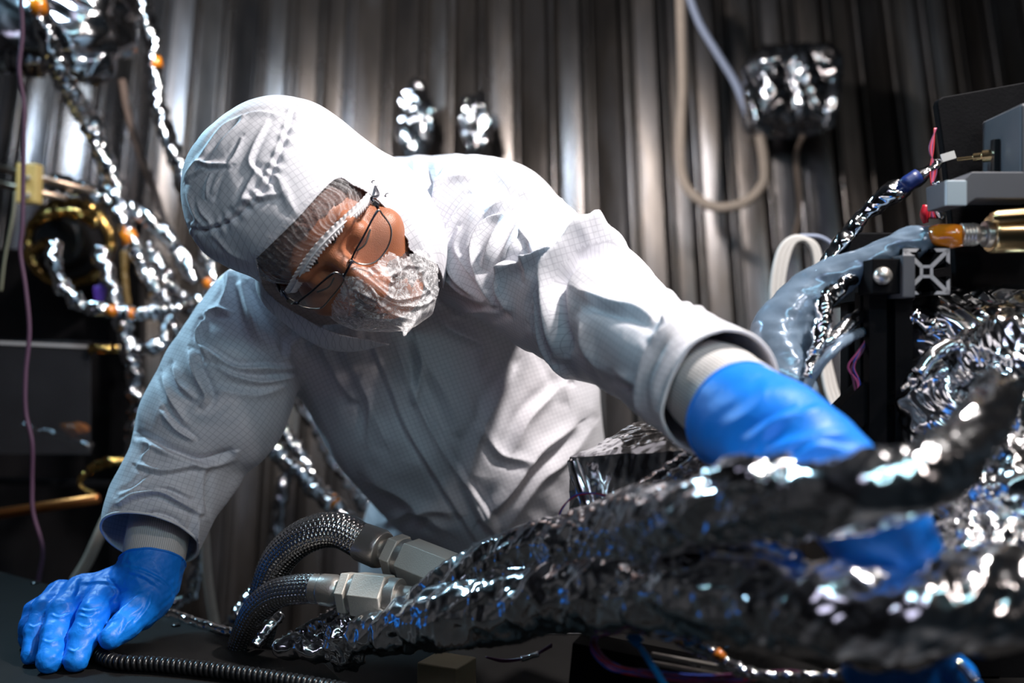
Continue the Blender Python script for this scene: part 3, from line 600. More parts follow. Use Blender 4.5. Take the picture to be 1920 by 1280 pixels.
ft_ = [W(1072, 858, 1.02), W(1318, 842, 0.93), W(1345, 800, 1.04), W(1195, 790, 1.14)]
hexgrid('foil_wrap', fb+ft_, FOIL_S, t, 70, 0.005, 0.06, 61, 0.006)
tube_px('seam_tape', [(1326, 832, 0.915, 10), (1280, 862, 0.925, 12), (1220, 905, 0.94, 14), (1150, 950, 0.955, 13), (1080, 990, 0.965, 10), (1040, 1012, 0.97, 7)], FOIL, t, segs=14, step=0.002, amp=0.003, lam=0.012, smooth=False, flat=0.7)
tube_px('corner_roll', [(1076, 862, 1.00, 13), (1090, 910, 0.99, 15), (1108, 965, 0.98, 17), (1120, 1010, 0.97, 17)], FOIL_S, t, segs=20, step=0.003, amp=0.002, lam=0.03, smooth=False)
tube_px('corner_roll', [(1320, 838, 0.92, 10), (1345, 870, 0.91, 13), (1372, 915, 0.90, 13)], FOIL_S, t, segs=20, step=0.003, amp=0.003, lam=0.03, smooth=False)
for k, (m_, lab) in enumerate(((WRED, 'thin red wire arching over the foil covered box corner'), (WBLUE, 'thin blue wire arching beside the red one'))):
    tag(tube_px('thin_wire', [(1044, 985+k*4, 0.97), (1052, 955+k*3, 0.96), (1075, 932-k*2, 0.955), (1105, 925-k, 0.95), (1150, 930+k*3, 0.94)], m_, None, 1.6, segs=6), lab, 'wire')
t = empty('twist_tie', W(940, 1022, 1.04), 'foil wire with a blue knot standing out of the upper bundle', 'wire')
tube_px('wire', [(860, 1050, 1.05), (880, 1040, 1.05), (915, 1028, 1.04), (940, 1024, 1.03), (960, 1021, 1.02)], FOIL, t, 2.5, segs=8, amp=0.0008, lam=0.006, smooth=False)
blob('blue_knot', W(914, 1026, 1.035), (0.0035, 0.0035, 0.0035), ZIP, t, 0.001, 0.004, 3, 16)

# ================================================================ BOTTOM CENTRE
t = empty('black_extrusion', W(1200, 1250, 0.95), 'black slotted metal beam at the bottom under the foil bundles', 'beam')
def extrusion(a, b, w, mat, parent, name='profile', up=(0, 1, 0), face=False, fmat=None, parent_face=None, twist=0):
    """square T-slot profile from a to b"""
    a = Vector(a); b = Vector(b); d = (b-a).normalized(); x = d.cross(Vector(up)).normalized(); y = x.cross(d); h = w/2; s = w*0.1; e = w*0.21; n = w*0.24
    q = [(s, h), (h, h), (h, s), (h-s*0.9, s), (h-s*0.9, e), (e*0.75, w*0.06)]
    pts = []
    for k in range(4):
        c, sn = math.cos(k*math.pi/2), math.sin(k*math.pi/2)
        for px, py in ((s, h), (h, h), (h, s)): pts.append((px*c+py*sn, -px*sn+py*c))
        nxt = ((h-w*0.07, s), (h-w*0.07, e), (w*0.14, w*0.07), (w*0.14, -w*0.07), (h-w*0.07, -e), (h-w*0.07, -s))
        for px, py in nxt: pts.append((px*c+py*sn, -px*sn+py*c))
        # next quarter starts at (h,-s) side
        pts.append((h*c-s*sn, -h*sn-s*c))
    P = []
    for u, v in pts:
        if not P or (abs(P[-1][0]-u)+abs(P[-1][1]-v)) > 1e-6: P.append((u, v))
    if abs(P[0][0]-P[-1][0])+abs(P[0][1]-P[-1][1]) < 1e-6: P.pop()
    return MB().prism([a+x*u+y*v for u, v in P], b-a).build(name, mat, parent), (x, y, d)
MB().box(W(1190, 1262, 0.97), ((1, -0.35, -0.10), (0.35, 1, 0), (0.1, 0, 1)), (0.060, 0.02, 0.024)).build('profile', BLACK, t, bevel=0.001)
for py in (1228, 1244):
    MB().bar(W(1222, py-2, 0.93), W(1360, py+24, 0.88), 0.004, 0.004).build('slot_lip', STEEL, t, bevel=0.0008)
rw = random.Random(8); t = empty('wire_loom', W(1250, 1260, 0.85), 'loom of purple, red and blue wires drooping along the bottom edge', 'wires')
for k in range(16):
    o_ = [rw.uniform(-9, 9) for _ in range(7)]; m_ = rw.choice((WPURP, WPURP, WPURP, WRED, WBLUE, WPINK)); kk = rw.uniform(0, 1)
    tube_px('wire', [(1135+o_[0]*.6, 1178, 0.90), (1108+kk*12, 1198+o_[1]*.5, 0.89), (1112+kk*14, 1225+o_[1], 0.88), (1150+kk*10, 1252+o_[2]*.7, 0.87), (1210, 1264+o_[3], 0.86), (1290, 1273+o_[4], 0.85), (1380, 1272+o_[5], 0.84), (1470, 1262+o_[6], 0.83), (1540, 1270, 0.82)], m_, t, 1.8, segs=6)
t = empty('wire_loom', W(960, 1230, 1.0), 'small purple wire loom with foil tape left of the beam', 'wires')
for k in range(8):
    o_ = [rw.uniform(-4, 4) for _ in range(4)]
    tube_px('wire', [(912+o_[0], 1232+o_[0]*.5, 1.0), (945, 1238+o_[1], 1.0), (990, 1232+o_[2]*.5, 0.99), (1035, 1210+o_[3], 0.98)], WPURP, t, 1.5, segs=6)
tube_px('tape', [(978, 1235, 0.985), (1010, 1226, 0.98)], FOIL, t, 5, segs=10, amp=0.001, lam=0.01, smooth=False)
t = empty('cable_tie', W(1210, 1230, 0.84), 'bright blue cable tie crossing the purple wire loom', 'cable tie')
tube_px('strap', [(1165, 1172, 0.86, 3.5), (1190, 1200, 0.85, 4.5), (1215, 1235, 0.83, 6), (1250, 1290, 0.80, 7)], ZIP, t, segs=10, flat=0.8)
MB().box(W(1190, 1196, 0.845), ((0.7, 0, -0.7), (0, 1, 0), (0.7, 0, 0.7)), (0.006, 0.003, 0.005)).build('head', ZIP, t, bevel=0.001)
t = empty('taped_cable', W(1270, 1185, 0.84), 'foil and amber taped cable with a blue tie at bottom centre', 'cable')
tube_px('foil_wrap', [(1275, 1185, 0.85, 20), (1300, 1205, 0.84, 16), (1340, 1225, 0.83, 11), (1375, 1250, 0.82, 10), (1420, 1264, 0.81, 9), (1500, 1268, 0.80, 8), (1600, 1262, 0.79, 8), (1640, 1240, 0.79, 7)], FOIL, t, amp=0.004, lam=0.012, seed=24, smooth=False, segs=16, step=0.002)
tube_px('amber_sleeve', [(1258, 1168, 0.845, 20), (1272, 1182, 0.84, 21), (1290, 1196, 0.835, 19)], FOIL_G, t, amp=0.004, lam=0.012, seed=25, smooth=False, segs=18, step=0.002)
tube_px('amber_tape', [(1342, 1222, 0.825), (1354, 1234, 0.825)], AMBER, t, 11, segs=12)
tube_px('blue_tie', [(1276, 1160, 0.825), (1280, 1185, 0.82), (1288, 1208, 0.82), (1310, 1200, 0.82), (1330, 1198, 0.825)], ZIP, t, 3, segs=8)
tag(tube_px('foil_strap', [(1770, 1228, 0.74, 6), (1800, 1248, 0.73, 8), (1830, 1280, 0.72, 9)], FOIL, None, amp=0.001, lam=0.02, seed=26, smooth=False, segs=10, flat=0.5), 'bright foil strap at bottom right beside the blue fingers', 'foil')
tag(tube_px('blue_thread', [(1360, 1215, 0.84), (1400, 1202, 0.83), (1432, 1190, 0.82)], ZIP, None, 1.2, segs=6), 'fine blue thread right of the taped cable', 'thread')

# ================================================================ RIGHT SIDE FRAME AND INSTRUMENTS
t = empty('frame_post', W(1668, 1000, 0.97), 'upright black slotted post of the instrument frame', 'post')
x0 = W(1670, 500, 0.97).x
extrusion((x0, 0.99, 0.9005), (x0, 0.99, W(1670, 545, 0.97).z), 0.042, BLACK, t)
MB().box(W(1652, 520, 0.965), ((1, 0, 0), (0, 1, 0), (0, 0, 1)), (0.0155, 0.020, 0.0165)).build('end_bracket', BLACK, t, bevel=0.001)
MB().bar(W(1555, 812, 0.99), W(1632, 735, 0.99), 0.03, 0.03).build('diagonal_brace', BLACK, t, bevel=0.001)
c = W(1656, 517, 0.942); MB().lathe(c+Vector((0, 0.004, 0)), c+Vector((0, -0.006, 0)), [(0, 0.0085), (0.5, 0.0085), (0.8, 0.0065), (1, 0.003)], 24).build('bolt', STEEL, t, smooth=True)
MB().box(W(1688, 520, 0.96), ((1, 0, 0), (0, 1, 0), (0, 0, 1)), (0.006, 0.021, 0.020)).build('slot_plate', GREYBOX, t, bevel=0.001)
# aluminium profile, cut end facing the camera
t = empty('slotted_beam', W(1735, 510, 0.96), 'aluminium slotted beam with its bare X shaped cut end facing out', 'beam')
c = W(1736, 509, 0.955)
o, ax = extrusion(c, c+Vector((0.02, 0.42, 0.0)), 0.044, BLACK, t, up=(0, 0, 1))
def xface(c, w, ax, mat, parent):
    x, y, d = ax; m = MB(); h = w/2
    def pl(pts): m.prism([c+x*u+y*v for u, v in pts], d*0.0012-d*0.0)
    for k in range(4):
        cs, sn = math.cos(k*math.pi/2), math.sin(k*math.pi/2); R = lambda u, v: (u*cs+v*sn, -u*sn+v*cs)
        t_ = w*0.045
        pl([R(0.07*w, 0.07*w+t_*1.4), R(0.07*w+t_*1.4, 0.07*w), R(h-0.02*w, h-0.02*w-t_*1.4), R(h-0.02*w-t_*1.4, h-0.02*w)])
        pl([R(0.16*w, h), R(h, h), R(h, h-0.075*w), R(0.22*w, h-0.075*w), R(0.22*w, h-0.16*w), R(0.16*w, h-0.12*w)][:4])
        pl([R(h, 0.16*w), R(h, h), R(h-0.075*w, h), R(h-0.075*w, 0.22*w)])
        pl([R(0.14*w, 0.10*w), R(0.14*w, -0.10*w), R(0.075*w, -0.10*w), R(0.075*w, 0.10*w)])
    return m.build('cut_end', mat, parent)
xface(c+Vector((0, -0.0016, 0)), 0.044, ax, ALU, t)
# black instrument plate top right
t = empty('instrument_plate', W(1850, 350, 1.02), 'black instrument plate with rounded corner at top right', 'plate')
def rrect(pts, y0, th, mat, name, parent, bev): return MB().prism([Vector(p) for p in pts], (0, th, 0)).build(name, mat, parent, bevel=bev)
pl = [W(px, py, 1.02) for px, py in ((1795, 560), (1790, 470), (1772, 300), (1757, 196), (1760, 186), (1768, 181), (1980, 143), (2080, 130), (2080, 560))]
rrect(pl, 0, 0.012, BLACK, 'plate', t, 0.002)
MB().box(W(1945, 275, 0.97), ((1, 0, 0), (0, 1, 0), (0, 0, 1)), (0.036, 0.04, 0.033)).build('rear_housing', GREYBOX, t, bevel=0.003)
t = empty('sensor_head', W(1850, 350, 0.95), 'small grey boxy sensor head with pale front lens plate at right edge', 'instrument')
hp = [(1822, 322), (1960, 322), (1960, 372), (1830, 372), (1812, 384), (1776, 385), (1773, 338), (1806, 337)]
MB().prism([W(x, y, 0.93) for x, y in hp], (0, 0.045, 0)).build('housing', GREYBOX, t, bevel=0.001)
MB().box(W(1792, 362, 0.926), ((1, 0, 0), (0, 1, 0), (0, 0, 1)), (0.0095, 0.002, 0.0115)).build('pale_plate', simple('pale_blue_plate', (0.45, 0.55, 0.62), 0.3, 0.3), t, bevel=0.0005)
t = empty('coaxial_plug', W(1840, 290, 0.98), 'small brass coaxial plug on the black plate', 'plug')
MB().lathe(W(1795, 299, 1.0), W(1862, 291, 0.98), [(0, 0.0018), (0.45, 0.0018), (0.46, 0.004), (0.7, 0.004), (0.72, 0.006), (1, 0.006)], 20).build('plug', BRASS, t, bevel=0.0003)
MB().box(W(1868, 300, 0.975), ((1, 0, 0), (0, 1, 0), (0, 0, 1)), (0.004, 0.004, 0.02)).build('socket', BLACKPL, t, bevel=0.0005)
tag(MB().box(W(1778, 293, 1.008), ((1, 0, 0.3), (0, 1, 0), (-0.3, 0, 1)), (0.007, 0.001, 0.004)).build('white_label_tag', simple('white_tag', (0.55, 0.55, 0.55), 0.5)), 'small striped white tag stuck at the plate edge', 'tag')
# gold vacuum fittings
t = empty('gold_fitting', W(1870, 435, 0.95), 'gold coloured pipe fitting with knurled collar at right edge', 'fitting')
k = 0.95/FPX; P = lambda s: W(1800, 440, 0.95)+(W(1960, 436, 0.95)-W(1800, 440, 0.95))*s
for (s0, s1, pr, nm, mt) in ((0, 0.20, [(0, 19*k), (0.1, 22*k), (0.2, 19*k), (0.3, 22*k), (0.4, 19*k), (0.5, 22*k), (0.6, 19*k), (0.7, 22*k), (1, 20*k)], 'knurled_collar', STEEL), (0.18, 0.36, [(0, 15*k), (0.5, 15*k), (0.55, 24*k), (1, 26*k)], 'neck', STEEL), (0.34, 1.0, [(0, 34*k), (0.05, 37*k), (1, 37*k)], 'body', BRASS)):
    MB().lathe(P(s0), P(s1), pr, 36).build(nm, mt, t, bevel=0.0006)
MB().lathe(W(1858, 408, 0.93), W(1980, 398, 0.93), [(0, 9*k), (0.1, 13*k), (1, 13*k)], 24).build('side_pipe', BRASS, t, bevel=0.0006)
tag(tube_px('amber_tape_sleeve', [(1742, 440, 0.965, 15), (1760, 441, 0.96, 20), (1785, 442, 0.955, 22), (1806, 441, 0.95, 20)], AMBER, None, segs=24, amp=0.0015, lam=0.02), 'glossy amber tape sleeve on the gold fitting', 'tape')
# translucent grey-blue bagged hose
BAG = simple('blue_grey_poly_bag', (0.20, 0.27, 0.36), 0.22, 0.35, 0.35, 25, 0.4, 60); BAG.node_tree.nodes['Principled BSDF'].inputs['Alpha'].default_value = 0.92
t = empty('bagged_hose', W(1560, 540, 0.98), 'blue-grey plastic bagged hose bending down behind the raised wrist', 'hose')
tube_px('bag', [(1752, 438, 0.97, 16), (1720, 452, 0.97, 26), (1670, 472, 0.98, 28), (1600, 502, 0.99, 32), (1530, 545, 1.0, 40), (1478, 595, 1.0, 52), (1462, 650, 0.99, 56), (1470, 700, 0.97, 50), (1500, 760, 0.95, 36)], BAG, t, segs=40, step=0.004, amp=0.006, lam=0.05, seed=51, smooth=True)
t = empty('foil_strand', W(1600, 450, 0.99), 'thin foil wrapped lead rising past the bagged hose to the black plate', 'foil strand')
tube_px('foil_wrap', [(1500, 570, 1.03, 12), (1545, 500, 1.02, 13), (1590, 440, 1.02, 13), (1630, 395, 1.02, 13), (1668, 365, 1.01, 18), (1700, 345, 1.01, 14), (1740, 318, 1.01, 9), (1762, 302, 1.01, 6)], FOIL, t, segs=16, step=0.002, amp=0.005, lam=0.018, seed=52, smooth=False)
tube_px('navy_band', [(1692, 350, 1.0), (1712, 336, 1.0), (1722, 330, 1.0)], NAVY, t, 14, segs=14, amp=0.001, lam=0.01)
t = empty('foil_strand', W(1560, 620, 0.93), 'ragged foil strip hanging from behind the post', 'foil strand')
tube_px('foil_wrap', [(1618, 510, 0.99, 7), (1585, 530, 0.97, 10), (1552, 560, 0.96, 14), (1540, 610, 0.95, 12), (1530, 660, 0.94, 10), (1515, 710, 0.93, 8)], FOIL, t, segs=14, step=0.002, amp=0.006, lam=0.018, seed=53, smooth=False)
t = empty('foil_strand', W(1580, 640, 0.93), 'smooth foil lead running from the ragged strip to the post', 'foil strand')
tube_px('foil_wrap', [(1525, 668, 0.95, 9), (1560, 635, 0.95, 11), (1600, 600, 0.97, 13), (1640, 575, 1.03, 14)], FOIL_S, t, segs=14, step=0.002, amp=0.003, lam=0.03, seed=54, smooth=False)
tag(tube_px('clear_sleeved_lead', [(1500, 760, 0.93, 9), (1520, 710, 0.93, 9), (1560, 660, 0.93, 9), (1600, 630, 0.96, 9), (1640, 615, 1.03, 9)], BAG, None, segs=14, amp=0.001, lam=0.02), 'clear sleeved lead curving under the smooth foil lead', 'lead')
g = 'white cable loops behind the bagged hose'
for k, (dx, w) in enumerate(((0, 0), (9, 4), (18, 8))):
    tag(tube_px('white_cable', [(1452+dx, 620, 1.5), (1448+dx, 540, 1.5), (1462+dx, 470, 1.5), (1492+w, 445+k*2, 1.5), (1522+w, 462, 1.5), (1532+w, 520, 1.5), (1535+w, 620, 1.5), (1548+w*2, 720, 1.48), (1570+w*2, 800, 1.45), (1590+w*2, 1000, 1.38), (1600+w*2, 1196, 1.34)], WHITECB, None, 5.5, segs=12), ['outer white cable loop behind the bagged hose', 'middle white cable loop behind the bagged hose', 'inner white cable loop behind the bagged hose'][k], 'cable', g)
tag(tube_px('pale_cable', [(1500, 442, 1.55), (1540, 445, 1.55), (1570, 470, 1.55), (1590, 520, 1.55)], BLUEGREY, None, 4, segs=10), 'pale cable arching over the white cable loops', 'cable')
t = empty('wire_loom', W(1605, 690, 0.98), 'pink and purple twisted wires hanging left of the post', 'wires')
for k in range(4):
    tube_px('wire', [(1628+k*2, 628, 0.985), (1612+5*math.sin(k*2), 660, 0.98), (1596+6*math.sin(k*2+1), 688, 0.98), (1606+6*math.sin(k*2+2.4), 715, 0.98), (1604+k*3, 745, 0.98)], (WPINK, WPURP, WPINK, WBLUE)[k], t, 2.3, segs=8)
t = empty('wire_loom', W(1745, 370, 1.0), 'red and purple wires hanging against the black plate edge', 'wires')
for k in range(5):
    tube_px('wire', [(1752+k, 240, 1.012), (1750-k*2, 280, 1.008), (1744+k*3, 320, 1.005), (1748-k*2, 370, 1.0), (1742+k*4, 410, 0.995)], (WRED, WPURP, WPINK, WRED, WPURP)[k], t, 1.5, segs=6)
tube_px('red_tape', [(1736, 385, 1.0, 6), (1733, 402, 1.0, 8), (1736, 418, 1.0, 5)], REDT, t, segs=10)
tube_px('foil_splice', [(1756, 340, 1.0, 6), (1760, 365, 1.0, 8), (1766, 410, 0.995, 6)], FOIL, t, segs=10, amp=0.003, lam=0.01, smooth=False)

# ---- foil heaps at right
def heap(c, r, label, seed, amp, lam, box=0.0, mat=None, sub=90):
    o = blob('foil_heap', c, r, mat or FOIL_S, None, amp, lam, seed, sub, box=box, octs=4, warp=0.9); return tag(o, label, 'foil')
heap(W(1835, 640, 1.02), (0.085, 0.07, 0.055), 'foil heap under the slotted beam at right', 71, 0.026, 0.11)
heap(W(1900, 760, 0.93), (0.055, 0.07, 0.080), 'foil heap at the right edge, mid height', 72, 0.024, 0.09)
heap(W(1790, 770, 0.97), (0.050, 0.05, 0.055), 'foil heap between the post and the right edge', 73, 0.020, 0.08)
heap(W(1885, 960, 0.86), (0.052, 0.07, 0.062), 'foil heap at the right edge above the lower bundle', 74, 0.020, 0.05)
heap(W(1840, 1040, 0.80), (0.040, 0.05, 0.030), 'low foil heap beside the glove wrist', 75, 0.014, 0.04)
tag(tube_px('foil_tube', [(1720, 700, 0.92, 12), (1760, 655, 0.93, 14), (1810, 640, 0.94, 12)], FOIL_S, None, segs=16, amp=0.004, lam=0.03, smooth=False), 'short foil tube crossing the heap right of the post', 'foil')
strand([(1700, 590, 0.98, 12), (1760, 612, 0.97, 14), (1830, 600, 0.96, 12), (1900, 575, 0.96, 12)], 'foil roll across the top of the right heap', 77, 12)
tag(tube_px('braided_wire', [(1868, 965, 0.80), (1890, 990, 0.80), (1908, 1020, 0.80), (1915, 1050, 0.80)], FOIL, None, 4, segs=8, amp=0.002, lam=0.01, smooth=False), 'beaded bright wire at the right edge', 'wire')
t = empty('instrument_pedestal', (0.56, 1.12, 0), 'dark pedestal on the bench carrying the foil heaps and black plate', 'pedestal')
MB().box((0.56, 1.20, 1.03), ((1, 0, 0), (0, 1, 0), (0, 0, 1)), (0.02, 0.02, 0.129)).build('column', BLACK, t, bevel=0.003)
MB().box((0.56, 1.20, 1.15), ((1, 0, 0), (0, 1, 0), (0, 0, 1)), (0.16, 0.015, 0.28)).build('backing_plate', BLACK, t, bevel=0.003)
# ================================================================ PERSON
def fabric_mat():
    m, t, b = nt('white_cleanroom_fabric')
    b.inputs['Roughness'].default_value = 0.62; b.inputs['Sheen Weight'].default_value = 0.15
    uv = t.nodes.new('ShaderNodeUVMap'); sp = t.nodes.new('ShaderNodeSeparateXYZ'); t.links.new(uv.outputs[0], sp.inputs[0])
    L = []
    for k in (0, 1):
        a = t.nodes.new('ShaderNodeMath'); a.operation = 'MULTIPLY'; a.inputs[1].default_value = 1/0.0058; t.links.new(sp.outputs[k], a.inputs[0])
        f = t.nodes.new('ShaderNodeMath'); f.operation = 'PINGPONG'; f.inputs[1].default_value = 0.5; t.links.new(a.outputs[0], f.inputs[0])
        r = t.nodes.new('ShaderNodeMapRange'); r.inputs[1].default_value = 0.035; r.inputs[2].default_value = 0.085; r.inputs[3].default_value = 1; r.inputs[4].default_value = 0
        t.links.new(f.outputs[0], r.inputs[0]); L.append(r)
    mx = t.nodes.new('ShaderNodeMath'); mx.operation = 'MAXIMUM'; t.links.new(L[0].outputs[0], mx.inputs[0]); t.links.new(L[1].outputs[0], mx.inputs[1])
    tc = t.nodes.new('ShaderNodeTexCoord'); n = t.nodes.new('ShaderNodeTexNoise'); n.inputs['Scale'].default_value = 9; t.links.new(tc.outputs['Object'], n.inputs['Vector'])
    c = t.nodes.new('ShaderNodeMix'); c.data_type = 'RGBA'; c.inputs[6].default_value = (0.70, 0.69, 0.74, 1); c.inputs[7].default_value = (0.30, 0.29, 0.34, 1)
    s = t.nodes.new('ShaderNodeMath'); s.operation = 'MULTIPLY'; t.links.new(mx.outputs[0], s.inputs[0]); s.inputs[1].default_value = 0.45
    t.links.new(s.outputs[0], c.inputs[0]); t.links.new(c.outputs[2], b.inputs['Base Color'])
    n2 = t.nodes.new('ShaderNodeTexNoise'); n2.inputs['Scale'].default_value = 45; n2.inputs['Detail'].default_value = 3; t.links.new(tc.outputs['Object'], n2.inputs['Vector'])
    bp = t.nodes.new('ShaderNodeBump'); bp.inputs['Strength'].default_value = 0.16; bp.inputs['Distance'].default_value = 0.004
    t.links.new(n2.outputs['Fac'], bp.inputs['Height']); t.links.new(bp.outputs[0], b.inputs['Normal'])
    return m
FABRIC = fabric_mat()
def net_mat(name, base, fib, sc, colr=(0.85, 0.82, 0.84), aniso=(1, 1, 1)):
    """thin spun-bonded veil: white fibres with see-through gaps"""
    m, t, b = nt(name); b.inputs['Base Color'].default_value = (*colr, 1); b.inputs['Roughness'].default_value = 0.7
    tc = t.nodes.new('ShaderNodeTexCoord'); mp = t.nodes.new('ShaderNodeMapping'); mp.inputs['Scale'].default_value = aniso; t.links.new(tc.outputs['Object'], mp.inputs[0])
    n = t.nodes.new('ShaderNodeTexNoise'); n.inputs['Scale'].default_value = sc; n.inputs['Detail'].default_value = 5; n.inputs['Roughness'].default_value = 0.6; n.inputs['Distortion'].default_value = 1.5
    t.links.new(mp.outputs[0], n.inputs['Vector'])
    r = t.nodes.new('ShaderNodeMapRange'); r.inputs[1].default_value = 0.50; r.inputs[2].default_value = 0.78; r.inputs[3].default_value = base; r.inputs[4].default_value = fib
    t.links.new(n.outputs['Fac'], r.inputs[0])
    n9 = t.nodes.new('ShaderNodeTexNoise'); n9.inputs['Scale'].default_value = sc*0.9; n9.inputs['Detail'].default_value = 2; n9.inputs['Distortion'].default_value = 2.5
    t.links.new(mp.outputs[0], n9.inputs['Vector'])
    s1 = t.nodes.new('ShaderNodeMath'); s1.operation = 'SUBTRACT'; s1.inputs[1].default_value = 0.5; t.links.new(n9.outputs['Fac'], s1.inputs[0])
    s2 = t.nodes.new('ShaderNodeMath'); s2.operation = 'ABSOLUTE'; t.links.new(s1.outputs[0], s2.inputs[0])
    s3 = t.nodes.new('ShaderNodeMapRange'); s3.inputs[1].default_value = 0.0; s3.inputs[2].default_value = 0.022; s3.inputs[3].default_value = fib*0.9; s3.inputs[4].default_value = 0.0; t.links.new(s2.outputs[0], s3.inputs[0])
    lw = t.nodes.new('ShaderNodeLayerWeight'); lw.inputs[0].default_value = 0.35
    a = t.nodes.new('ShaderNodeMath'); a.operation = 'ADD'; a.use_clamp = True
    f = t.nodes.new('ShaderNodeMath'); f.operation = 'MULTIPLY'; f.inputs[1].default_value = 0.35; t.links.new(lw.outputs['Facing'], f.inputs[0])
    s4 = t.nodes.new('ShaderNodeMath'); s4.operation = 'MAXIMUM'; t.links.new(r.outputs[0], s4.inputs[0]); t.links.new(s3.outputs[0], s4.inputs[1]); t.links.new(s4.outputs[0], a.inputs[0]); t.links.new(f.outputs[0], a.inputs[1]); t.links.new(a.outputs[0], b.inputs['Alpha'])
    return m
NET = net_mat('hair_net_veil', 0.05, 0.30, 70); NETB = net_mat('beard_net_veil', 0.12, 0.85, 75, (0.95, 0.93, 0.95))
NETW = simple('elastic_band_veil', (0.80, 0.78, 0.80), 0.7)
def skin_mat():
    m, t, b = nt('warm_brown_skin'); tc = t.nodes.new('ShaderNodeTexCoord')
    n = t.nodes.new('ShaderNodeTexNoise'); n.inputs['Scale'].default_value = 40; n.inputs['Detail'].default_value = 5; t.links.new(tc.outputs['Object'], n.inputs['Vector'])
    mx = t.nodes.new('ShaderNodeMix'); mx.data_type = 'RGBA'; mx.inputs[6].default_value = (0.29, 0.095, 0.042, 1); mx.inputs[7].default_value = (0.43, 0.16, 0.08, 1)
    t.links.new(n.outputs['Fac'], mx.inputs[0]); t.links.new(mx.outputs[2], b.inputs['Base Color'])
    b.inputs['Roughness'].default_value = 0.42; b.inputs['Subsurface Weight'].default_value = 0.15; b.inputs['Subsurface Radius'].default_value = (0.01, 0.003, 0.0015); b.inputs['Subsurface Scale'].default_value = 0.5
    n2 = t.nodes.new('ShaderNodeTexVoronoi'); n2.inputs['Scale'].default_value = 900; t.links.new(tc.outputs['Object'], n2.inputs['Vector'])
    bp = t.nodes.new('ShaderNodeBump'); bp.inputs['Strength'].default_value = 0.35; bp.inputs['Distance'].default_value = 0.0006
    t.links.new(n2.outputs['Distance'], bp.inputs['Height']); t.links.new(bp.outputs[0], b.inputs['Normal']); return m
SKIN = skin_mat(); HAIR = simple('dark_hair', (0.110, 0.048, 0.036), 0.75, 0, 0.4, 300, 0.6, 400)
BROW = simple('dark_brow_hair', (0.015, 0.009, 0.007), 0.6); LIP = None
def nitrile_mat():
    m, t, b = nt('blue_nitrile'); tc = t.nodes.new('ShaderNodeTexCoord')
    b.inputs['Roughness'].default_value = 0.46; b.inputs['Specular IOR Level'].default_value = 0.4
    n = t.nodes.new('ShaderNodeTexNoise'); n.inputs['Scale'].default_value = 14; n.inputs['Detail'].default_value = 3; t.links.new(tc.outputs['Object'], n.inputs['Vector'])
    mx = t.nodes.new('ShaderNodeMix'); mx.data_type = 'RGBA'; mx.inputs[6].default_value = (0.0, 0.185, 0.78, 1); mx.inputs[7].default_value = (0.01, 0.245, 0.90, 1)
    t.links.new(n.outputs['Fac'], mx.inputs[0]); t.links.new(mx.outputs[2], b.inputs['Base Color'])
    b.inputs['Subsurface Weight'].default_value = 0.05
    n2 = t.nodes.new('ShaderNodeTexNoise'); n2.inputs['Scale'].default_value = 110; n2.inputs['Detail'].default_value = 4; n2.inputs['Distortion'].default_value = 1; t.links.new(tc.outputs['Object'], n2.inputs['Vector'])
    bp = t.nodes.new('ShaderNodeBump'); bp.inputs['Strength'].default_value = 0.3; bp.inputs['Distance'].default_value = 0.002
    t.links.new(n2.outputs['Fac'], bp.inputs['Height']); t.links.new(bp.outputs[0], b.inputs['Normal']); return m
NITRILE = nitrile_mat()
def knit_mat():
    m, t, b = nt('grey_rib_knit'); b.inputs['Roughness'].default_value = 0.85
    uv = t.nodes.new('ShaderNodeUVMap'); sp = t.nodes.new('ShaderNodeSeparateXYZ'); t.links.new(uv.outputs[0], sp.inputs[0])
    w = t.nodes.new('ShaderNodeMath'); w.operation = 'MULTIPLY'; w.inputs[1].default_value = 90; t.links.new(sp.outputs[0], w.inputs[0])
    f = t.nodes.new('ShaderNodeMath'); f.operation = 'PINGPONG'; f.inputs[1].default_value = 0.5; t.links.new(w.outputs[0], f.inputs[0])
    mx = t.nodes.new('ShaderNodeMix'); mx.data_type = 'RGBA'; mx.inputs[6].default_value = (0.42, 0.40, 0.40, 1); mx.inputs[7].default_value = (0.78, 0.75, 0.73, 1)
    m2 = t.nodes.new('ShaderNodeMath'); m2.operation = 'MULTIPLY'; m2.inputs[1].default_value = 2; t.links.new(f.outputs[0], m2.inputs[0])
    t.links.new(m2.outputs[0], mx.inputs[0]); t.links.new(mx.outputs[2], b.inputs['Base Color'])
    bp = t.nodes.new('ShaderNodeBump'); bp.inputs['Strength'].default_value = 0.6; bp.inputs['Distance'].default_value = 0.001; t.links.new(f.outputs[0], bp.inputs['Height']); t.links.new(bp.outputs[0], b.inputs['Normal'])
    return m
KNIT = knit_mat()

person = empty('person', (-0.08, 1.62, 0.0), 'person in white hooded coverall, glasses and blue gloves leaning over the foil bundles', 'person')

# head frame
def nrm(v): v = np.asarray(v, float); return v/np.linalg.norm(v)
HE = nrm([0.66, -0.15, 0.735]); HU = np.array([-0.62, -0.62, 0.50]); HU = nrm(HU-HE*(HU@HE)); HF = np.cross(HE, HU)
BR = np.array(W(650, 503, 1.05)); HC = BR-HF*0.100+HU*0.004
HM = np.stack([HE, HU, HF])
def HL(e, u, f): return HC+HE*e+HU*u+HF*f
def tolocal(P): return (P-HC)@HM.T

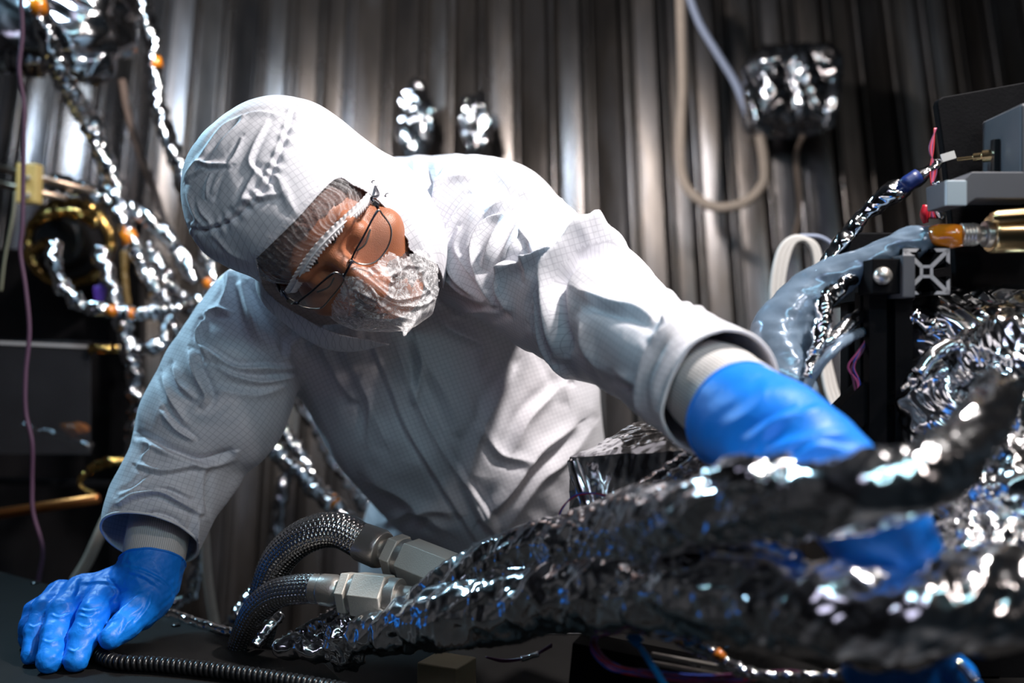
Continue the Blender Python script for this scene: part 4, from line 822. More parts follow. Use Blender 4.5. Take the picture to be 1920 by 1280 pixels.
# ---- body: head with face, neck, trunk, arms and legs as one surface
SH_R = np.array(W(500, 590, 1.34)); SH_L = np.array(W(880, 400, 1.30)); NECK = np.array(W(735, 430, 1.33)); HIP = np.array(W(880, 1000, 1.68))
EL_R = np.array(W(375, 800, 1.27)); WR_R = np.array(W(285, 1040, 1.215)); EL_L = np.array(W(1130, 575, 1.05)); WR_L = np.array(W(1370, 740, 0.82))
CHEST = np.array(W(760, 640, 1.42)); KN1 = np.array([-0.22, 1.80, 0.50]); KN2 = np.array([0.10, 1.72, 0.50])
def body_sdf(P):
    Q = tolocal(P)
    d = sd_ell(Q, np.array([0, 0.035, -0.012]), (0.074, 0.092, 0.096))
    d = smin(d, sd_ell(Q, np.array([0, -0.045, 0.022]), (0.067, 0.075, 0.070)), 0.03)
    d = smin(d, sd_ell(Q, np.array([0, -0.098, 0.058]), (0.028, 0.022, 0.024)), 0.025)
    d = smin(d, sd_cap(Q, np.array([-0.034, 0.021, 0.076]), np.array([0.034, 0.021, 0.076]), 0.013, 0.013), 0.012)
    for s in (-1, 1):
        d = smin(d, sd_ell(Q, np.array([s*0.047, -0.030, 0.054]), (0.025, 0.022, 0.024)), 0.02)
        d = -smin(-d, sd_ell(Q, np.array([s*0.031, 0.001, 0.096]), (0.019, 0.013, 0.014)), 0.008)
        d = smin(d, sd_ell(Q, np.array([s*0.031, 0.000, 0.073]), (0.0150, 0.0125, 0.0125)), 0.003)   # closed looking-down lids
        d = smin(d, sd_cap(Q, np.array([s*0.018, -0.004, 0.085]), np.array([s*0.044, -0.0055, 0.078]), 0.0022, 0.0018), 0.001)
        d = smin(d, sd_ell(Q, np.array([s*0.012, -0.047, 0.098]), (0.009, 0.008, 0.010)), 0.006)
        d = smin(d, sd_ell(Q, np.array([s*0.078, -0.005, -0.012]), (0.008, 0.030, 0.018)), 0.006)
    d = smin(d, sd_cap(Q, np.array([0, 0.006, 0.089]), np.array([0, -0.043, 0.112]), 0.0085, 0.0125), 0.010)
    d = smin(d, sd_cap(Q, np.array([-0.020, -0.074, 0.086]), np.array([0.020, -0.074, 0.086]), 0.0065, 0.0065), 0.005)
    d = smin(d, sd_cap(Q, np.array([-0.014, -0.083, 0.085]), np.array([0.014, -0.083, 0.085]), 0.0075, 0.0075), 0.004)
    d = smin(d, sd_cap(P, HL(0, -0.05, -0.04), NECK, 0.050, 0.044), 0.03)
    return d
V, Q = surface_nets(body_sdf, HC-0.16, HC+0.19, 0.0025)
Vh = V
def rest_sdf(P):
    d = sd_cap(P, NECK, CHEST, 0.055, 0.10)
    d = smin(d, sd_cap(P, SH_R, SH_L, 0.045, 0.045), 0.03)
    d = smin(d, sd_cap(P, CHEST, HIP, 0.11, 0.09), 0.04)
    for a, b2, c, r in ((SH_R, EL_R, WR_R, 0), (SH_L, EL_L, WR_L, 0)):
        d = smin(d, sd_cap(P, a, b2, 0.045, 0.036), 0.03); d = smin(d, sd_cap(P, b2, c, 0.036, 0.024), 0.02)
    for k, s in ((KN1, -1), (KN2, 1)):
        h2 = HIP+np.array([s*0.07, 0.02, -0.05]); ft = np.array([k[0], k[1]+0.02, 0.09])
        d = smin(d, sd_cap(P, h2, k, 0.065, 0.045), 0.02); d = smin(d, sd_cap(P, k, ft, 0.045, 0.034), 0.02)
        d = smin(d, sd_cap(P, ft+np.array([0, 0.03, -0.05]), ft+np.array([0, -0.15, -0.055]), 0.036, 0.030), 0.02)
    return d
V, Q = surface_nets(lambda P: smin(body_sdf(P), rest_sdf(P), 0.02), (-0.46, 0.76, -0.01), (0.24, 1.99, 1.56), 0.008)
# refine: project the coarse body mesh near the head onto the detailed head
Vc, Qc = V, Q
def refine_head():
    """cut the coarse head off at the neck and keep the fine one; the two share the neck ring closely and are joined in one mesh"""
    Ln = tolocal(Vc); inhead = (np.abs(Vc-HC-0.015) < 0.170).all(1)
    Qk = Qc[~inhead[Qc].any(1)]
    Vf, Qf = surface_nets(lambda P: smin(body_sdf(P), rest_sdf(P), 0.02), HC-0.16, HC+0.19, 0.0028)
    VV = np.vstack([Vc, Vf]); QQ = np.vstack([Qk, Qf+len(Vc)]); return compact(VV, QQ)
V, Q = refine_head()
body = mesh_np('body', V, Q, SKIN, person)
# brows
for s in (-1, 1):
    pts = [HL(s*x, u, f) for x, u, f in ((0.013, 0.022, 0.0905), (0.025, 0.0285, 0.088), (0.037, 0.0275, 0.079), (0.047, 0.020, 0.068))]
    tube_px('eyebrow', [(*p, r) for p, r in zip(pts, (0.002, 0.0032, 0.0028, 0.001))], BROW, person, world_pts=True, segs=8, step=0.001, amp=0.0012, lam=0.003)
    pts = [HL(s*x, u, f) for x, u, f in ((0.019, -0.0065, 0.0875), (0.031, -0.0085, 0.0875), (0.045, -0.0065, 0.079))]
    tube_px('eyelashes', [(*p, 0.0010) for p in pts], BROW, person, world_pts=True, segs=6, step=0.001)

def ellip_grid(c, r, nu, nv, fn, name, mat, parent, smooth=True, keep=None, solid=0):
    """local head-frame ellipsoid sheet; fn(L, n)->offset"""
    u = np.linspace(0, np.pi, nu); v = np.linspace(0, 2*np.pi, nv, endpoint=False)
    U, Vv = np.meshgrid(u, v, indexing='ij')
    D = np.stack([np.sin(U)*np.sin(Vv), np.cos(U), np.sin(U)*np.cos(Vv)], -1).reshape(-1, 3)
    L = np.asarray(c)+D*np.asarray(r); N = D/np.asarray(r); N /= np.linalg.norm(N, axis=1)[:, None]
    L = L+N*fn(L, N)[:, None]
    i = np.arange(nu-1)[:, None]; j = np.arange(nv)[None, :]
    q = np.stack([i*nv+j, (i+1)*nv+j, (i+1)*nv+(j+1) % nv, i*nv+(j+1) % nv], -1).reshape(-1, 4)
    Wd = HC+L@HM
    if keep is not None: q = q[keep(L, Wd)[q].all(1)]
    Wd, q = compact(Wd, q)
    o = mesh_np(name, Wd, q, mat, parent, smooth)
    if solid:
        md = o.modifiers.new('thick', 'SOLIDIFY'); md.thickness = solid; md.offset = 0
    return o
def band_u(e): return 0.034-0.040*(np.abs(e)/0.078)**2
HP = [(479, 486), (553, 414), (627, 337), (662, 345), (694, 362), (714, 378), (735, 402), (751, 429), (765, 450), (770, 468), (800, 486), (822, 500), (830, 550), (795, 645), (640, 628), (562, 592), (510, 558), (488, 526)]
HP = [tuple(p) for p in catmull(np.array([(*p, 0) for p in HP+HP[:1]], float), 3)[:-1, :2]]
HPd = np.array(HP); HPd = HPd+(HPd-HPd.mean(0))*(16/np.linalg.norm(HPd-HPd.mean(0), axis=1))[:, None]; HPd = [tuple(p) for p in HPd]
# short dark hair under the net
ellip_grid((0, 0.035, -0.012), (0.0765, 0.095, 0.0985), 160, 240, lambda L, N: 0.0012*wavy(L, 0.006, 3), 'hair', HAIR, person, keep=lambda L, Wd: L[:, 1] > band_u(L[:, 0])+0.014+0.004*wavy(L, 0.02, 4))
# hair net with pleats running back from the elastic
def pleat(L, N):
    a = np.arctan2(L[:, 0], L[:, 2]+0.05); up = np.clip((L[:, 1]-band_u(L[:, 0]))/0.05, 0, 1.3)
    puff = 0.006*np.sin(np.clip(up, 0, 1)*np.pi*0.55)
    ph = a*46+2.2*np.sin(a*7+up*2.0)+1.2*np.sin(up*7+a*3)
    ph2 = a*95+3*np.sin(up*5+a*5)
    return puff+0.0013*(1-np.abs(np.sin(ph)))**1.5+0.0006*(1-np.abs(np.sin(ph2)))+0.0008*wavy(L, 0.02, 9)
net = ellip_grid((0, 0.035, -0.012), (0.080, 0.099, 0.102), 420, 900, pleat, 'hair_net', NET, person, keep=lambda L, Wd: ((L[:, 1] > band_u(L[:, 0])+0.001) | ((L[:, 2] < 0.045-0.4*np.maximum(-L[:, 1]-0.02, 0)) & (L[:, 1] > -0.075))) & inpoly(topx(Wd), HPd) & (L[:, 2] > -0.06))
# elastic band with ruffled edges: a ribbon following the head
def band():
    n = 520; e = np.linspace(-0.0835, 0.0835, n); ub = band_u(e); k = np.clip(1-(e/0.086)**2-0*e, 0, 1)
    fz = -0.012+0.104*np.sqrt(np.clip(1-(e/0.086)**2-((ub-0.035)/0.1)**2, 0.0, 1))
    Cn = np.stack([e, ub, fz], 1); T, _, _ = frames(Cn); outw = np.stack([e/0.086**2, (ub-0.035)/0.1**2, (fz+0.012)/0.104**2], 1); outw /= np.linalg.norm(outw, axis=1)[:, None]
    side = np.cross(outw, T); s = np.cumsum(np.r_[0, np.linalg.norm(np.diff(Cn, axis=0), axis=1)])
    if side[n//2, 1] < 0: side = -side
    rows = []
    prof = [(-0.0085, 0.0030, 1.0), (-0.0055, 0.0040, 0.8), (-0.0028, 0.0045, 0.4), (-0.0008, 0.0050, 0.0), (0.0008, 0.0050, 0.0), (0.0028, 0.0050, 0.4), (0.0055, 0.0060, 0.9), (0.0085, 0.0075, 1.3)]
    for w, o, rf in prof:
        ph = s*2*np.pi/0.0046+0.9*np.sin(s*170); ph2 = s*2*np.pi/0.0062+1.1*np.sin(s*120+2)
        f = np.sin(ph if w < 0 else ph2)
        rows.append(Cn+side*(w*(0.82+0.08*f*(rf > 0.7))+0.0)[:, None]+outw*(o+0.0005*rf*f)[:, None])
    V = np.stack(rows, 1).reshape(-1, 3); m = len(prof); i = np.arange(n-1)[:, None]; j = np.arange(m-1)[None, :]
    q = np.stack([i*m+j, (i+1)*m+j, (i+1)*m+j+1, i*m+j+1], -1).reshape(-1, 4)
    o = mesh_np('elastic_band', HC+V@HM, q, BANDM, net); md = o.modifiers.new('t', 'SOLIDIFY'); md.thickness = 0.0004
    c2 = tube_px('elastic_thread', [(*(HC+(Cn[i]+outw[i]*0.0053)@HM), 0.0009) for i in range(0, n, 8)], NETW, net, world_pts=True, segs=6, step=0.003)
BANDM = net_mat('elastic_ruffle_veil', 0.70, 0.95, 90)
band()

# beard cover: crumpled translucent pouch over nose tip, mouth and chin
def beard_sdf(P):
    Qh = tolocal(P)
    d = sd_ell(Qh, np.array([0, -0.060, 0.050]), (0.068, 0.064, 0.062))
    d = smin(d, sd_ell(Qh, np.array([0.0, -0.040, 0.095]), (0.024, 0.030, 0.026)), 0.03)
    d = smin(d, sd_ell(Qh, np.array([0.010, -0.110, 0.060]), (0.044, 0.026, 0.030)), 0.03)
    d = smin(d, sd_cap(P, HL(0.012, -0.10, 0.07), np.array(W(760, 628, 1.06)), 0.022, 0.003), 0.03)
    return d
V, Q = surface_nets(beard_sdf, HC-0.15, HC+0.17, 0.0032)
V = relax(V, Q, 2); N = vnormals(V, Q)
BP = [(656, 489), (648, 512), (640, 528), (628, 556), (606, 582), (586, 590), (604, 610), (640, 622), (690, 630), (736, 626), (764, 645), (795, 612), (822, 560), (822, 500), (800, 470), (777, 466), (758, 480), (742, 475), (728, 470), (700, 494), (680, 497)]
BP = [tuple(p) for p in catmull(np.array([(*p, 0) for p in BP+BP[:1]], float), 5)[:-1, :2]]
m = inpoly(topx(V), BP) & (((V-HC)@HF) > -0.03); Q = Q[m[Q].all(1)]
V, Q = compact(V, Q)
V, Q = subdivide(V, Q); V = relax(V, Q, 1); V, Q = subdivide(V, Q); N = vnormals(V, Q)
X = topx(V)
bf = [([(777, 470), (760, 500), (720, 520), (680, 505)], 3, 4, 1), ([(656, 500), (700, 530), (740, 560), (790, 552), (812, 530)], 5, 5, 1), ([(660, 540), (700, 560), (740, 590), (770, 600)], 3.5, 4, 1),
      ([(650, 560), (690, 590), (730, 600), (760, 632)], 3.5, 4, -1), ([(648, 520), (658, 560), (652, 600)], 3, 4, 1), ([(700, 500), (735, 530), (750, 500), (790, 500)], 3, 4, 1),
      ([(668, 520), (700, 545), (720, 600)], 2.5, 3, 1), ([(812, 560), (780, 575), (740, 570), (700, 548)], 4, 5, -1), ([(640, 600), (680, 612), (730, 612)], 2.5, 4, 1),
      ([(690, 500), (700, 520), (730, 545)], 2, 3, 1), ([(742, 480), (750, 520), (740, 555)], 2, 3, -1), ([(800, 490), (790, 530), (812, 552)], 2.5, 4, 1)]
V = V+N*(folds(V, N, bf)*0.85+0.0026*np.abs(wavy(V, 0.034, 17))-0.001+0.0012*(crumple(V, 0.030, 5, 2, 1.2)))[:, None]
beard = mesh_np('beard_net', V, Q, NETB, person)
# beard under the net
ellip_grid((0, -0.060, 0.028), (0.058, 0.058, 0.068), 160, 240, lambda L, N: 0.0015*wavy(L, 0.005, 33)+0.001, 'beard', simple('grey_brown_beard', (0.10, 0.06, 0.055), 0.8, 0, 0.5, 250, 0.6, 500), person,
           keep=lambda L, Wd: (L[:, 1] < -0.045) & (L[:, 2] > 0.0) & ~((np.abs(L[:, 0]) < 0.022) & (L[:, 1] > -0.088)))

# ---- glasses traced on the frame plane
GP0 = HL(0, 0, 0.105)
def gl(px, py, out=0.0):
    r = np.array(W(px, py, 1.0))-np.array([0, 0, CAMZ]); o = np.array([0, 0, CAMZ])
    t = ((GP0-o)@HF)/(r@HF); p = o+r*t; l = tolocal(p)
    return HL(l[0], l[1], 0.105-0.012*(abs(l[0])/0.07)**2+out)
glasses = empty('glasses', tuple(GP0)); glasses.parent = person; glasses.matrix_parent_inverse = Matrix.Translation(person.location).inverted()
def gtube(name, pts, r, mat, flat=1.0): return tube_px(name, [(*p, r) for p in pts], mat, glasses, world_pts=True, segs=10, step=0.0012, flat=flat)
L1 = [(659, 486), (667, 470), (684, 444), (703, 415), (715, 402), (724, 412), (735, 427), (738, 440), (735, 455), (727, 470), (716, 483), (702, 493), (685, 496), (668, 493)]
L2 = [(641, 515), (626, 511), (606, 528), (584, 551), (565, 570), (562, 577), (572, 583), (590, 585), (604, 583), (611, 576), (622, 560), (633, 545), (643, 530), (645, 521)]
GLASSM = simple('lens_glass', (0.9, 0.9, 0.9), 0.03, 0)
_b = GLASSM.node_tree.nodes['Principled BSDF']; _b.inputs['Alpha'].default_value = 0.06; _b.inputs['Coat Weight'].default_value = 1.0
FRAME = simple('dark_gunmetal_frame', (0.05, 0.055, 0.075), 0.22, 0.9); FRAMEL = simple('thin_steel_rim', (0.40, 0.36, 0.34), 0.25, 1.0)
for Lp, top in ((L1, [0, 1, 2, 3, 4]), (L2, [1, 2, 3, 4, 5])):
    cl = catmull(np.array([gl(*p) for p in Lp+Lp[:1]]), 0.0012)
    tube_px('rim', [(*p, 0.0010) for p in cl[::3]]+[(*cl[0], 0.0010)], FRAMEL, glasses, world_pts=True, segs=8, step=0.001)
    gtube('brow_bar', [gl(*Lp[i], 0.0008) for i in top], 0.0010, FRAME)
    c = cl.mean(0); k = len(cl)-1
    ring = [c+(cl[:-1]-c)*s+HF*0.0012*(1-s*s) for s in (1.0, 0.66, 0.33)]
    V = np.vstack(ring+[c[None]+HF*0.0012]); f = []
    for a in range(2):
        for j in range(k): f.append([a*k+j, a*k+(j+1) % k, (a+1)*k+(j+1) % k, (a+1)*k+j])
    for j in range(k): f.append([2*k+j, 2*k+(j+1) % k, 3*k, 3*k])
    f = np.array(f); tr = np.vstack([f[:, [0, 1, 2]], f[:2*k][:, [0, 2, 3]]])
    o = mesh_np('lens', V, tr, GLASSM, glasses)
gtube('bridge', [gl(660, 487, 0.002), gl(653, 496, 0.004), gl(647, 507, 0.004), gl(644, 517, 0.002)], 0.0014, FRAME)
for a, b2 in (((657, 492), (665, 500)), ((644, 516), (650, 524))): gtube('nose_pad', [gl(*a, -0.004), gl(*b2, -0.007)], 0.0020, FRAMEL)
gtube('temple', [gl(715, 400, 0.0), gl(712, 393, -0.002), gl(707, 386, -0.008), HL(0.078, 0.004, 0.06), HL(0.081, 0.002, 0.0)], 0.0017, FRAME)
gtube('temple', [gl(562, 576, 0.0), gl(552, 577, -0.002), gl(543, 569, -0.004), gl(536, 560, -0.010), HL(-0.080, 0.004, 0.04), HL(-0.081, 0.002, 0.0)], 0.0017, FRAME)
for a in ((711, 392), (549, 574)):
    c = Vector(gl(*a, -0.002)); MB().box(c, (HE, HU, HF), (0.0028, 0.0035, 0.0022)).build('hinge', FRAMEL, glasses, bevel=0.0006)

# ---- hood
def chain(P, nodes, k, d=None):
    pts = Wn(np.array([n[:3] for n in nodes], float)); rr = [n[3]*n[2]/FPX for n in nodes]
    for i in range(len(nodes)-1):
        e = sd_cap(P, pts[i], pts[i+1], rr[i], rr[i+1]); d = e if d is None else smin(d, e, k)
    return d
def hood_sdf(P):
    Qh = tolocal(P)
    d = sd_ell(Qh, np.array([0, 0.030, -0.018]), (0.092, 0.107, 0.111))
    d = smin(d, chain(P, [(455, 345, 1.10, 102), (520, 304, 1.10, 97), (560, 304, 1.12, 95)], 0.05), 0.04)
    d = smin(d, chain(P, [(440, 410, 1.08, 80), (470, 400, 1.08, 90)], 0.05), 0.03)
    d = smin(d, chain(P, [(620, 360, 1.14, 92), (690, 400, 1.16, 95), (735, 470, 1.16, 85), (760, 520, 1.18, 62)], 0.05), 0.03)
    d = smin(d, chain(P, [(560, 520, 1.20, 80), (640, 560, 1.20, 80), (740, 560, 1.22, 82)], 0.05), 0.03)
    d = smin(d, chain(P, [(690, 400, 1.20, 92), (760, 450, 1.26, 90)], 0.05), 0.03)
    return d
V, Q = surface_nets(hood_sdf, (-0.50, 0.85, 1.22), (0.03, 1.45, 1.62), 0.0045)
V = relax(V, Q, 2); V, Q = subdivide(V, Q); V = relax(V, Q, 2); V, Q = subdivide(V, Q); V = relax(V, Q, 1); N = vnormals(V, Q); X = topx(V)
view = V-np.array([0, 0, CAMZ]); front = (N*view).sum(1) < 0.02
cut = inpoly(X, HP) & ((V-HC)@HF > -0.05)
# crown puff seam and folds
hf = [([(557, 186), (548, 215), (538, 250), (524, 290), (512, 318), (500, 345), (480, 368), (455, 395), (430, 415), (400, 428), (372, 432), (352, 425)], -4.5, 5, 1),
      ([(350, 335), (372, 305), (392, 308), (430, 308)], 4, 5, 1), ([(392, 308), (360, 330), (352, 340)], 3, 4, -1), ([(430, 308), (412, 340), (402, 372)], -4, 5, 1),
      ([(455, 262), (440, 295), (415, 330), (402, 360)], 3.5, 5, 1), ([(397, 325), (390, 350), (388, 370)], 3, 3, 1), ([(460, 225), (425, 260), (398, 292)], 4, 6, 1),
      ([(483, 320), (465, 350), (452, 380)], 4, 6, 1), ([(500, 230), (475, 280), (470, 310), (500, 340)], 3, 6, -1), ([(370, 380), (380, 400), (400, 420)], 2.5, 5, 1),
      ([(372, 300), (420, 240), (480, 215), (540, 222)], 4, 6, -1), ([(520, 330), (530, 360), (540, 390)], 2.5, 8, 1), ([(400, 440), (430, 470), (460, 488)], 2, 5, 1), ([(352, 360), (365, 400), (385, 425)], 3, 6, 1),
      ([(440, 385), (470, 372), (525, 362)], 4, 7, 1), ([(530, 340), (545, 380), (555, 400)], 2, 8, 1), ([(640, 270), (650, 300), (640, 330)], 1.5, 9, 1), ([(690, 330), (730, 370), (770, 420), (800, 480)], 2.0, 12, -1),
      ([(486, 365), (476, 378), (458, 392)], 4, 5, -1), ([(800, 470), (812, 500), (818, 540)], 3, 6, 1), ([(560, 230), (600, 250), (660, 290)], 1.5, 12, 1)]
seam = np.array(hf[0][0], float); sd = np.full(len(V), 1e9); sp_ = np.zeros(len(V))
for i in range(len(seam)-1):
    dd, _, t = seg_dist(X, seam[i], seam[i+1]); u = dd < sd; sd[u] = dd[u]; sp_[u] = i+t[u]
ruf = 0.0016*np.exp(-(sd/14)**2)*np.sin(sp_*9+0.8*np.sin(sp_*3))*front
crown = np.clip(1-(X[:, 0]-330)/260, 0, 1)
V = V+N*(folds(V, N, hf)+ruf+0.0045*crown*(crumple(V, 0.085, 12, 2, 0.6))+0.0012*wavy(V, 0.06, 8))[:, None]
V = relax(V, Q, 1, 0.4)
Q = Q[~cut[Q].all(1)]; V, Q = compact(V, Q)
# snap the cut rim to a clean hem line
E = np.sort(np.vstack([Q[:, [0, 1]], Q[:, [1, 2]], Q[:, [2, 3]], Q[:, [3, 0]]]), 1); key, cnt = np.unique(E[:, 0]*np.int64(len(V))+E[:, 1], return_counts=True)
bv = np.unique(np.r_[key[cnt == 1]//len(V), key[cnt == 1] % len(V)]); Xb = topx(V[bv]); best = np.full(len(bv), 1e9); tgt = Xb.copy(); HPa = np.array(HP)
for i in range(len(HPa)):
    a = HPa[i]; b2 = HPa[(i+1) % len(HPa)]; dd, _, t = seg_dist(Xb, a, b2); u = dd < best; best[u] = dd[u]; tgt[u] = (a+(b2-a)*t[:, None])[u]
u = best < 6; dep = V[bv, 1]; V[bv[u]] = Wn(np.hstack([tgt, dep[:, None]]))[u]
def planar_uv(V, Q, A, B): return np.stack([V[Q.ravel()]@A, V[Q.ravel()]@B], 1)
hood = mesh_np('hood', V, Q, FABRIC, person, uv=planar_uv(V, Q, nrm([0.70, 0.35, 0.55]), nrm([0.66, -0.3, -0.70])))
md = hood.modifiers.new('thick', 'SOLIDIFY'); md.thickness = 0.0016; md.offset = -1
SNAP = simple('dark_snap_metal', (0.12, 0.12, 0.14), 0.3, 1.0)
def on_front(Vm, px, py):
    X = topx(Vm); d2 = ((X-[px, py])**2).sum(1); c = np.where(d2 < 30)[0]
    if not len(c): c = [d2.argmin()]
    return Vm[c][Vm[c][:, 1].argmin()]
for px, py in ((708, 342), (734, 368)):
    c = on_front(V, px, py)+np.array([0, -0.001, 0])
    for r in (0.0042,):
        tube_px('snap_fastener', [(*(c+HE*r*math.cos(a)*0.7+HU*r*math.sin(a)), 0.0005) for a in np.linspace(0.6, 4.6, 14)], SNAP, hood, world_pts=True, segs=6, step=0.0006)

def open_rim(V, Q, near, rad, n):
    E = np.sort(np.vstack([Q[:, [0, 1]], Q[:, [1, 2]], Q[:, [2, 3]], Q[:, [3, 0]]]), 1); key, cnt = np.unique(E[:, 0].astype(np.int64)*len(V)+E[:, 1], return_counts=True)
    b = np.unique(np.r_[key[cnt == 1]//len(V), key[cnt == 1] % len(V)]); P = V[b]; P = P[np.linalg.norm(P-near, axis=1) < rad]
    c = P.mean(0); x = nrm(np.cross(n, [0, 0, 1.0])); y = np.cross(n, x); a = np.arctan2((P-c)@y, (P-c)@x)
    out = []
    for k in range(36):
        m = np.abs((a-(-np.pi+2*np.pi*k/36)+np.pi) % (2*np.pi)-np.pi) < 0.14
        if m.any(): out.append(P[m].mean(0))
    return out+[out[0]]
wl = lambda px, py, d: np.array(W(px, py, d))
# ---- coverall
RS = [(525, 570, 1.32, 92), (480, 585, 1.30, 82), (460, 645, 1.29, 98), (434, 710, 1.28, 112), (402, 772, 1.27, 118), (352, 802, 1.25, 88)]
RS2 = [(362, 812, 1.255, 82), (336, 872, 1.24, 86), (312, 928, 1.23, 88), (292, 975, 1.22, 87), (286, 1010, 1.22, 82)]
LS = [(860, 420, 1.30, 130), (920, 445, 1.26, 136), (985, 495, 1.20, 122), (1040, 535, 1.13, 120), (1100, 570, 1.07, 118), (1150, 600, 1.02, 108)]
LS2 = [(1120, 585, 1.05, 112), (1190, 635, 0.97, 102), (1255, 680, 0.91, 104), (1310, 712, 0.87, 110), (1352, 738, 0.835, 122)]
def cover_sdf(P):
    d = chain(P, RS, 0.03)
    d = smin(d, chain(P, RS2, 0.02), 0.012)
    d = smin(d, chain(P, [(420, 900, 1.26, 30), (400, 920, 1.25, 30)], 0.02), 0.02)
    d2 = chain(P, LS, 0.03); d2 = smin(d2, chain(P, LS2, 0.02), 0.014)
    d2 = smin(d2, chain(P, [(1085, 672, 1.04, 34), (1125, 680, 1.02, 30)], 0.02), 0.02)
    # trunk
    t = chain(P, [(560, 600, 1.38, 110), (700, 590, 1.40, 150), (850, 520, 1.44, 190), (800, 470, 1.45, 150)], 0.05)
    t = smin(t, chain(P, [(740, 370, 1.40, 72), (850, 400, 1.36, 110)], 0.04), 0.04)
    t = smin(t, chain(P, [(690, 640, 1.38, 140), (780, 740, 1.44, 178), (870, 830, 1.52, 185), (930, 900, 1.58, 160)], 0.05), 0.06)
    t = smin(t, chain(P, [(880, 600, 1.46, 170), (930, 760, 1.52, 180), (960, 880, 1.58, 160), (960, 1000, 1.62, 140)], 0.05), 0.06)
    t = smin(t, chain(P, [(830, 940, 1.68, 130), (820, 1020, 1.70, 130)], 0.05), 0.015)
    pts = [np.array(W(820, 1020, 1.72)), KN1, np.array([KN1[0], KN1[1], 0.13])]; pt2 = [np.array(W(950, 1010, 1.66)), KN2, np.array([KN2[0], KN2[1], 0.13])]
    for p in (pts, pt2): t = smin(t, smin(sd_cap(P, p[0], p[1], 0.13, 0.085), sd_cap(P, p[1], p[2], 0.085, 0.065), 0.03), 0.03)
    t = smin(t, d, 0.016); return smin(t, d2, 0.016)
V, Q = surface_nets(cover_sdf, (-0.52, 0.74, 0.10), (0.36, 2.02, 1.60), 0.0062)
V = relax(V, Q, 2)
V, Q = subdivide(V, Q); V = relax(V, Q, 2); V, Q = subdivide(V, Q); V = relax(V, Q, 1)
# open the sleeve ends and the trouser hems
def plane_cut(V, Q, p, n, rad):
    s = (V-p)@n; near = np.linalg.norm(V-p, axis=1) < rad; kill = (s > 0) & near; return Q[~kill[Q].any(1)]
nL = nrm(np.array(W(1560, 880, 0.68))-np.array(W(1310, 712, 0.87))); pL = np.array(W(1352, 738, 0.835))
nR = nrm([-0.10, -0.62, -0.75]); pR = np.array(W(286, 1012, 1.21))
Q = plane_cut(V, Q, pL, nL, 0.12); Q = plane_cut(V, Q, pR, nR, 0.10); V, Q = compact(V, Q)
N = vnormals(V, Q)
sleeveR = [([(430, 508), (427, 545), (412, 575)], 5, 8, 1), ([(385, 590), (405, 582), (430, 585)], 5, 6, 1), ([(390, 593), (372, 632), (388, 668)], 5, 6, 1), ([(358, 664), (368, 700), (388, 741), (380, 756)], 7, 8, -1),
  ([(328, 688), (340, 720), (364, 745)], 6, 6, 1), ([(308, 706), (322, 747), (348, 790)], 5, 7, 1), ([(308, 775), (334, 804), (362, 823)], 5, 5, -1), ([(552, 692), (500, 690), (440, 690), (385, 655)], 6, 7, 1),
  ([(545, 685), (507, 655), (477, 622), (452, 535)], 6, 8, -1), ([(550, 705), (490, 716), (440, 706), (410, 690)], 6, 7, 1), ([(566, 690), (540, 640), (500, 590), (470, 540)], -6, 9, 1), ([(540, 720), (480, 740), (400, 730)], 3, 10, 1),
  ([(262, 815), (290, 828), (330, 848), (380, 862), (430, 848)], -9, 8, 1), ([(268, 822), (305, 842), (355, 862), (374, 873)], 6, 6, 1), ([(262, 872), (305, 882), (362, 872)], 5, 6, 1), ([(290, 838), (268, 860)], 3, 5, 1),
  ([(285, 890), (255, 918), (228, 930)], 4, 6, 1), ([(278, 912), (320, 912), (356, 930)], 4, 5, 1), ([(225, 945), (260, 927), (300, 922), (335, 940), (372, 960)], 6, 6, 1), ([(395, 880), (390, 920), (392, 960)], -6, 8, 1),
  ([(222, 990), (262, 972), (292, 962), (330, 975), (352, 1005)], -4, 5, 1), ([(225, 960), (215, 1000), (208, 1040)], 3, 6, 1), ([(370, 965), (365, 1000), (362, 1030)], 4, 7, 1), ([(450, 560), (470, 600), (520, 650)], 3, 10, 1)]
torso = [([(692, 627), (730, 717), (764, 800), (812, 879), (902, 1021)], 4, 7, 1), ([(741, 640), (764, 710), (782, 755), (831, 845), (899, 939), (930, 990)], 4, 7, -1), ([(779, 640), (788, 690), (778, 750)], 6, 9, 1),
  ([(805, 582), (846, 616), (899, 642), (902, 669)], 8, 12, -1), ([(782, 642), (805, 691), (839, 747), (857, 800)], 6, 14, 1), ([(1075, 800), (1007, 845), (951, 920), (910, 965)], 8, 14, -1), ([(1045, 729), (989, 785), (965, 841)], 5, 12, 1),
  ([(835, 594), (880, 582), (930, 582)], 5, 10, 1), ([(960, 700), (932, 747), (895, 822), (876, 905)], 5, 14, 1), ([(580, 601), (610, 654), (644, 717), (662, 745)], 6, 9, 1), ([(569, 601), (548, 640), (536, 670)], 5, 8, 1),
  ([(700, 740), (695, 780), (690, 830)], 4, 10, 1), ([(600, 600), (590, 640), (560, 670)], 3, 8, 1), ([(880, 920), (900, 960), (930, 1000)], 5, 9, 1), ([(840, 690), (880, 760), (890, 820)], 5, 14, -1), ([(1000, 620), (1040, 680), (1060, 740)], 4, 12, 1),
  ([(1110, 800), (1060, 860), (1010, 900), (950, 990)], 5, 12, 1), ([(640, 640), (680, 720), (720, 820)], 4, 14, 1), ([(900, 800), (940, 850), (990, 860)], 4, 10, 1), ([(700, 900), (760, 930), (830, 990)], 5, 14, 1), ([(720, 980), (790, 950), (850, 960)], 4, 12, 1)]
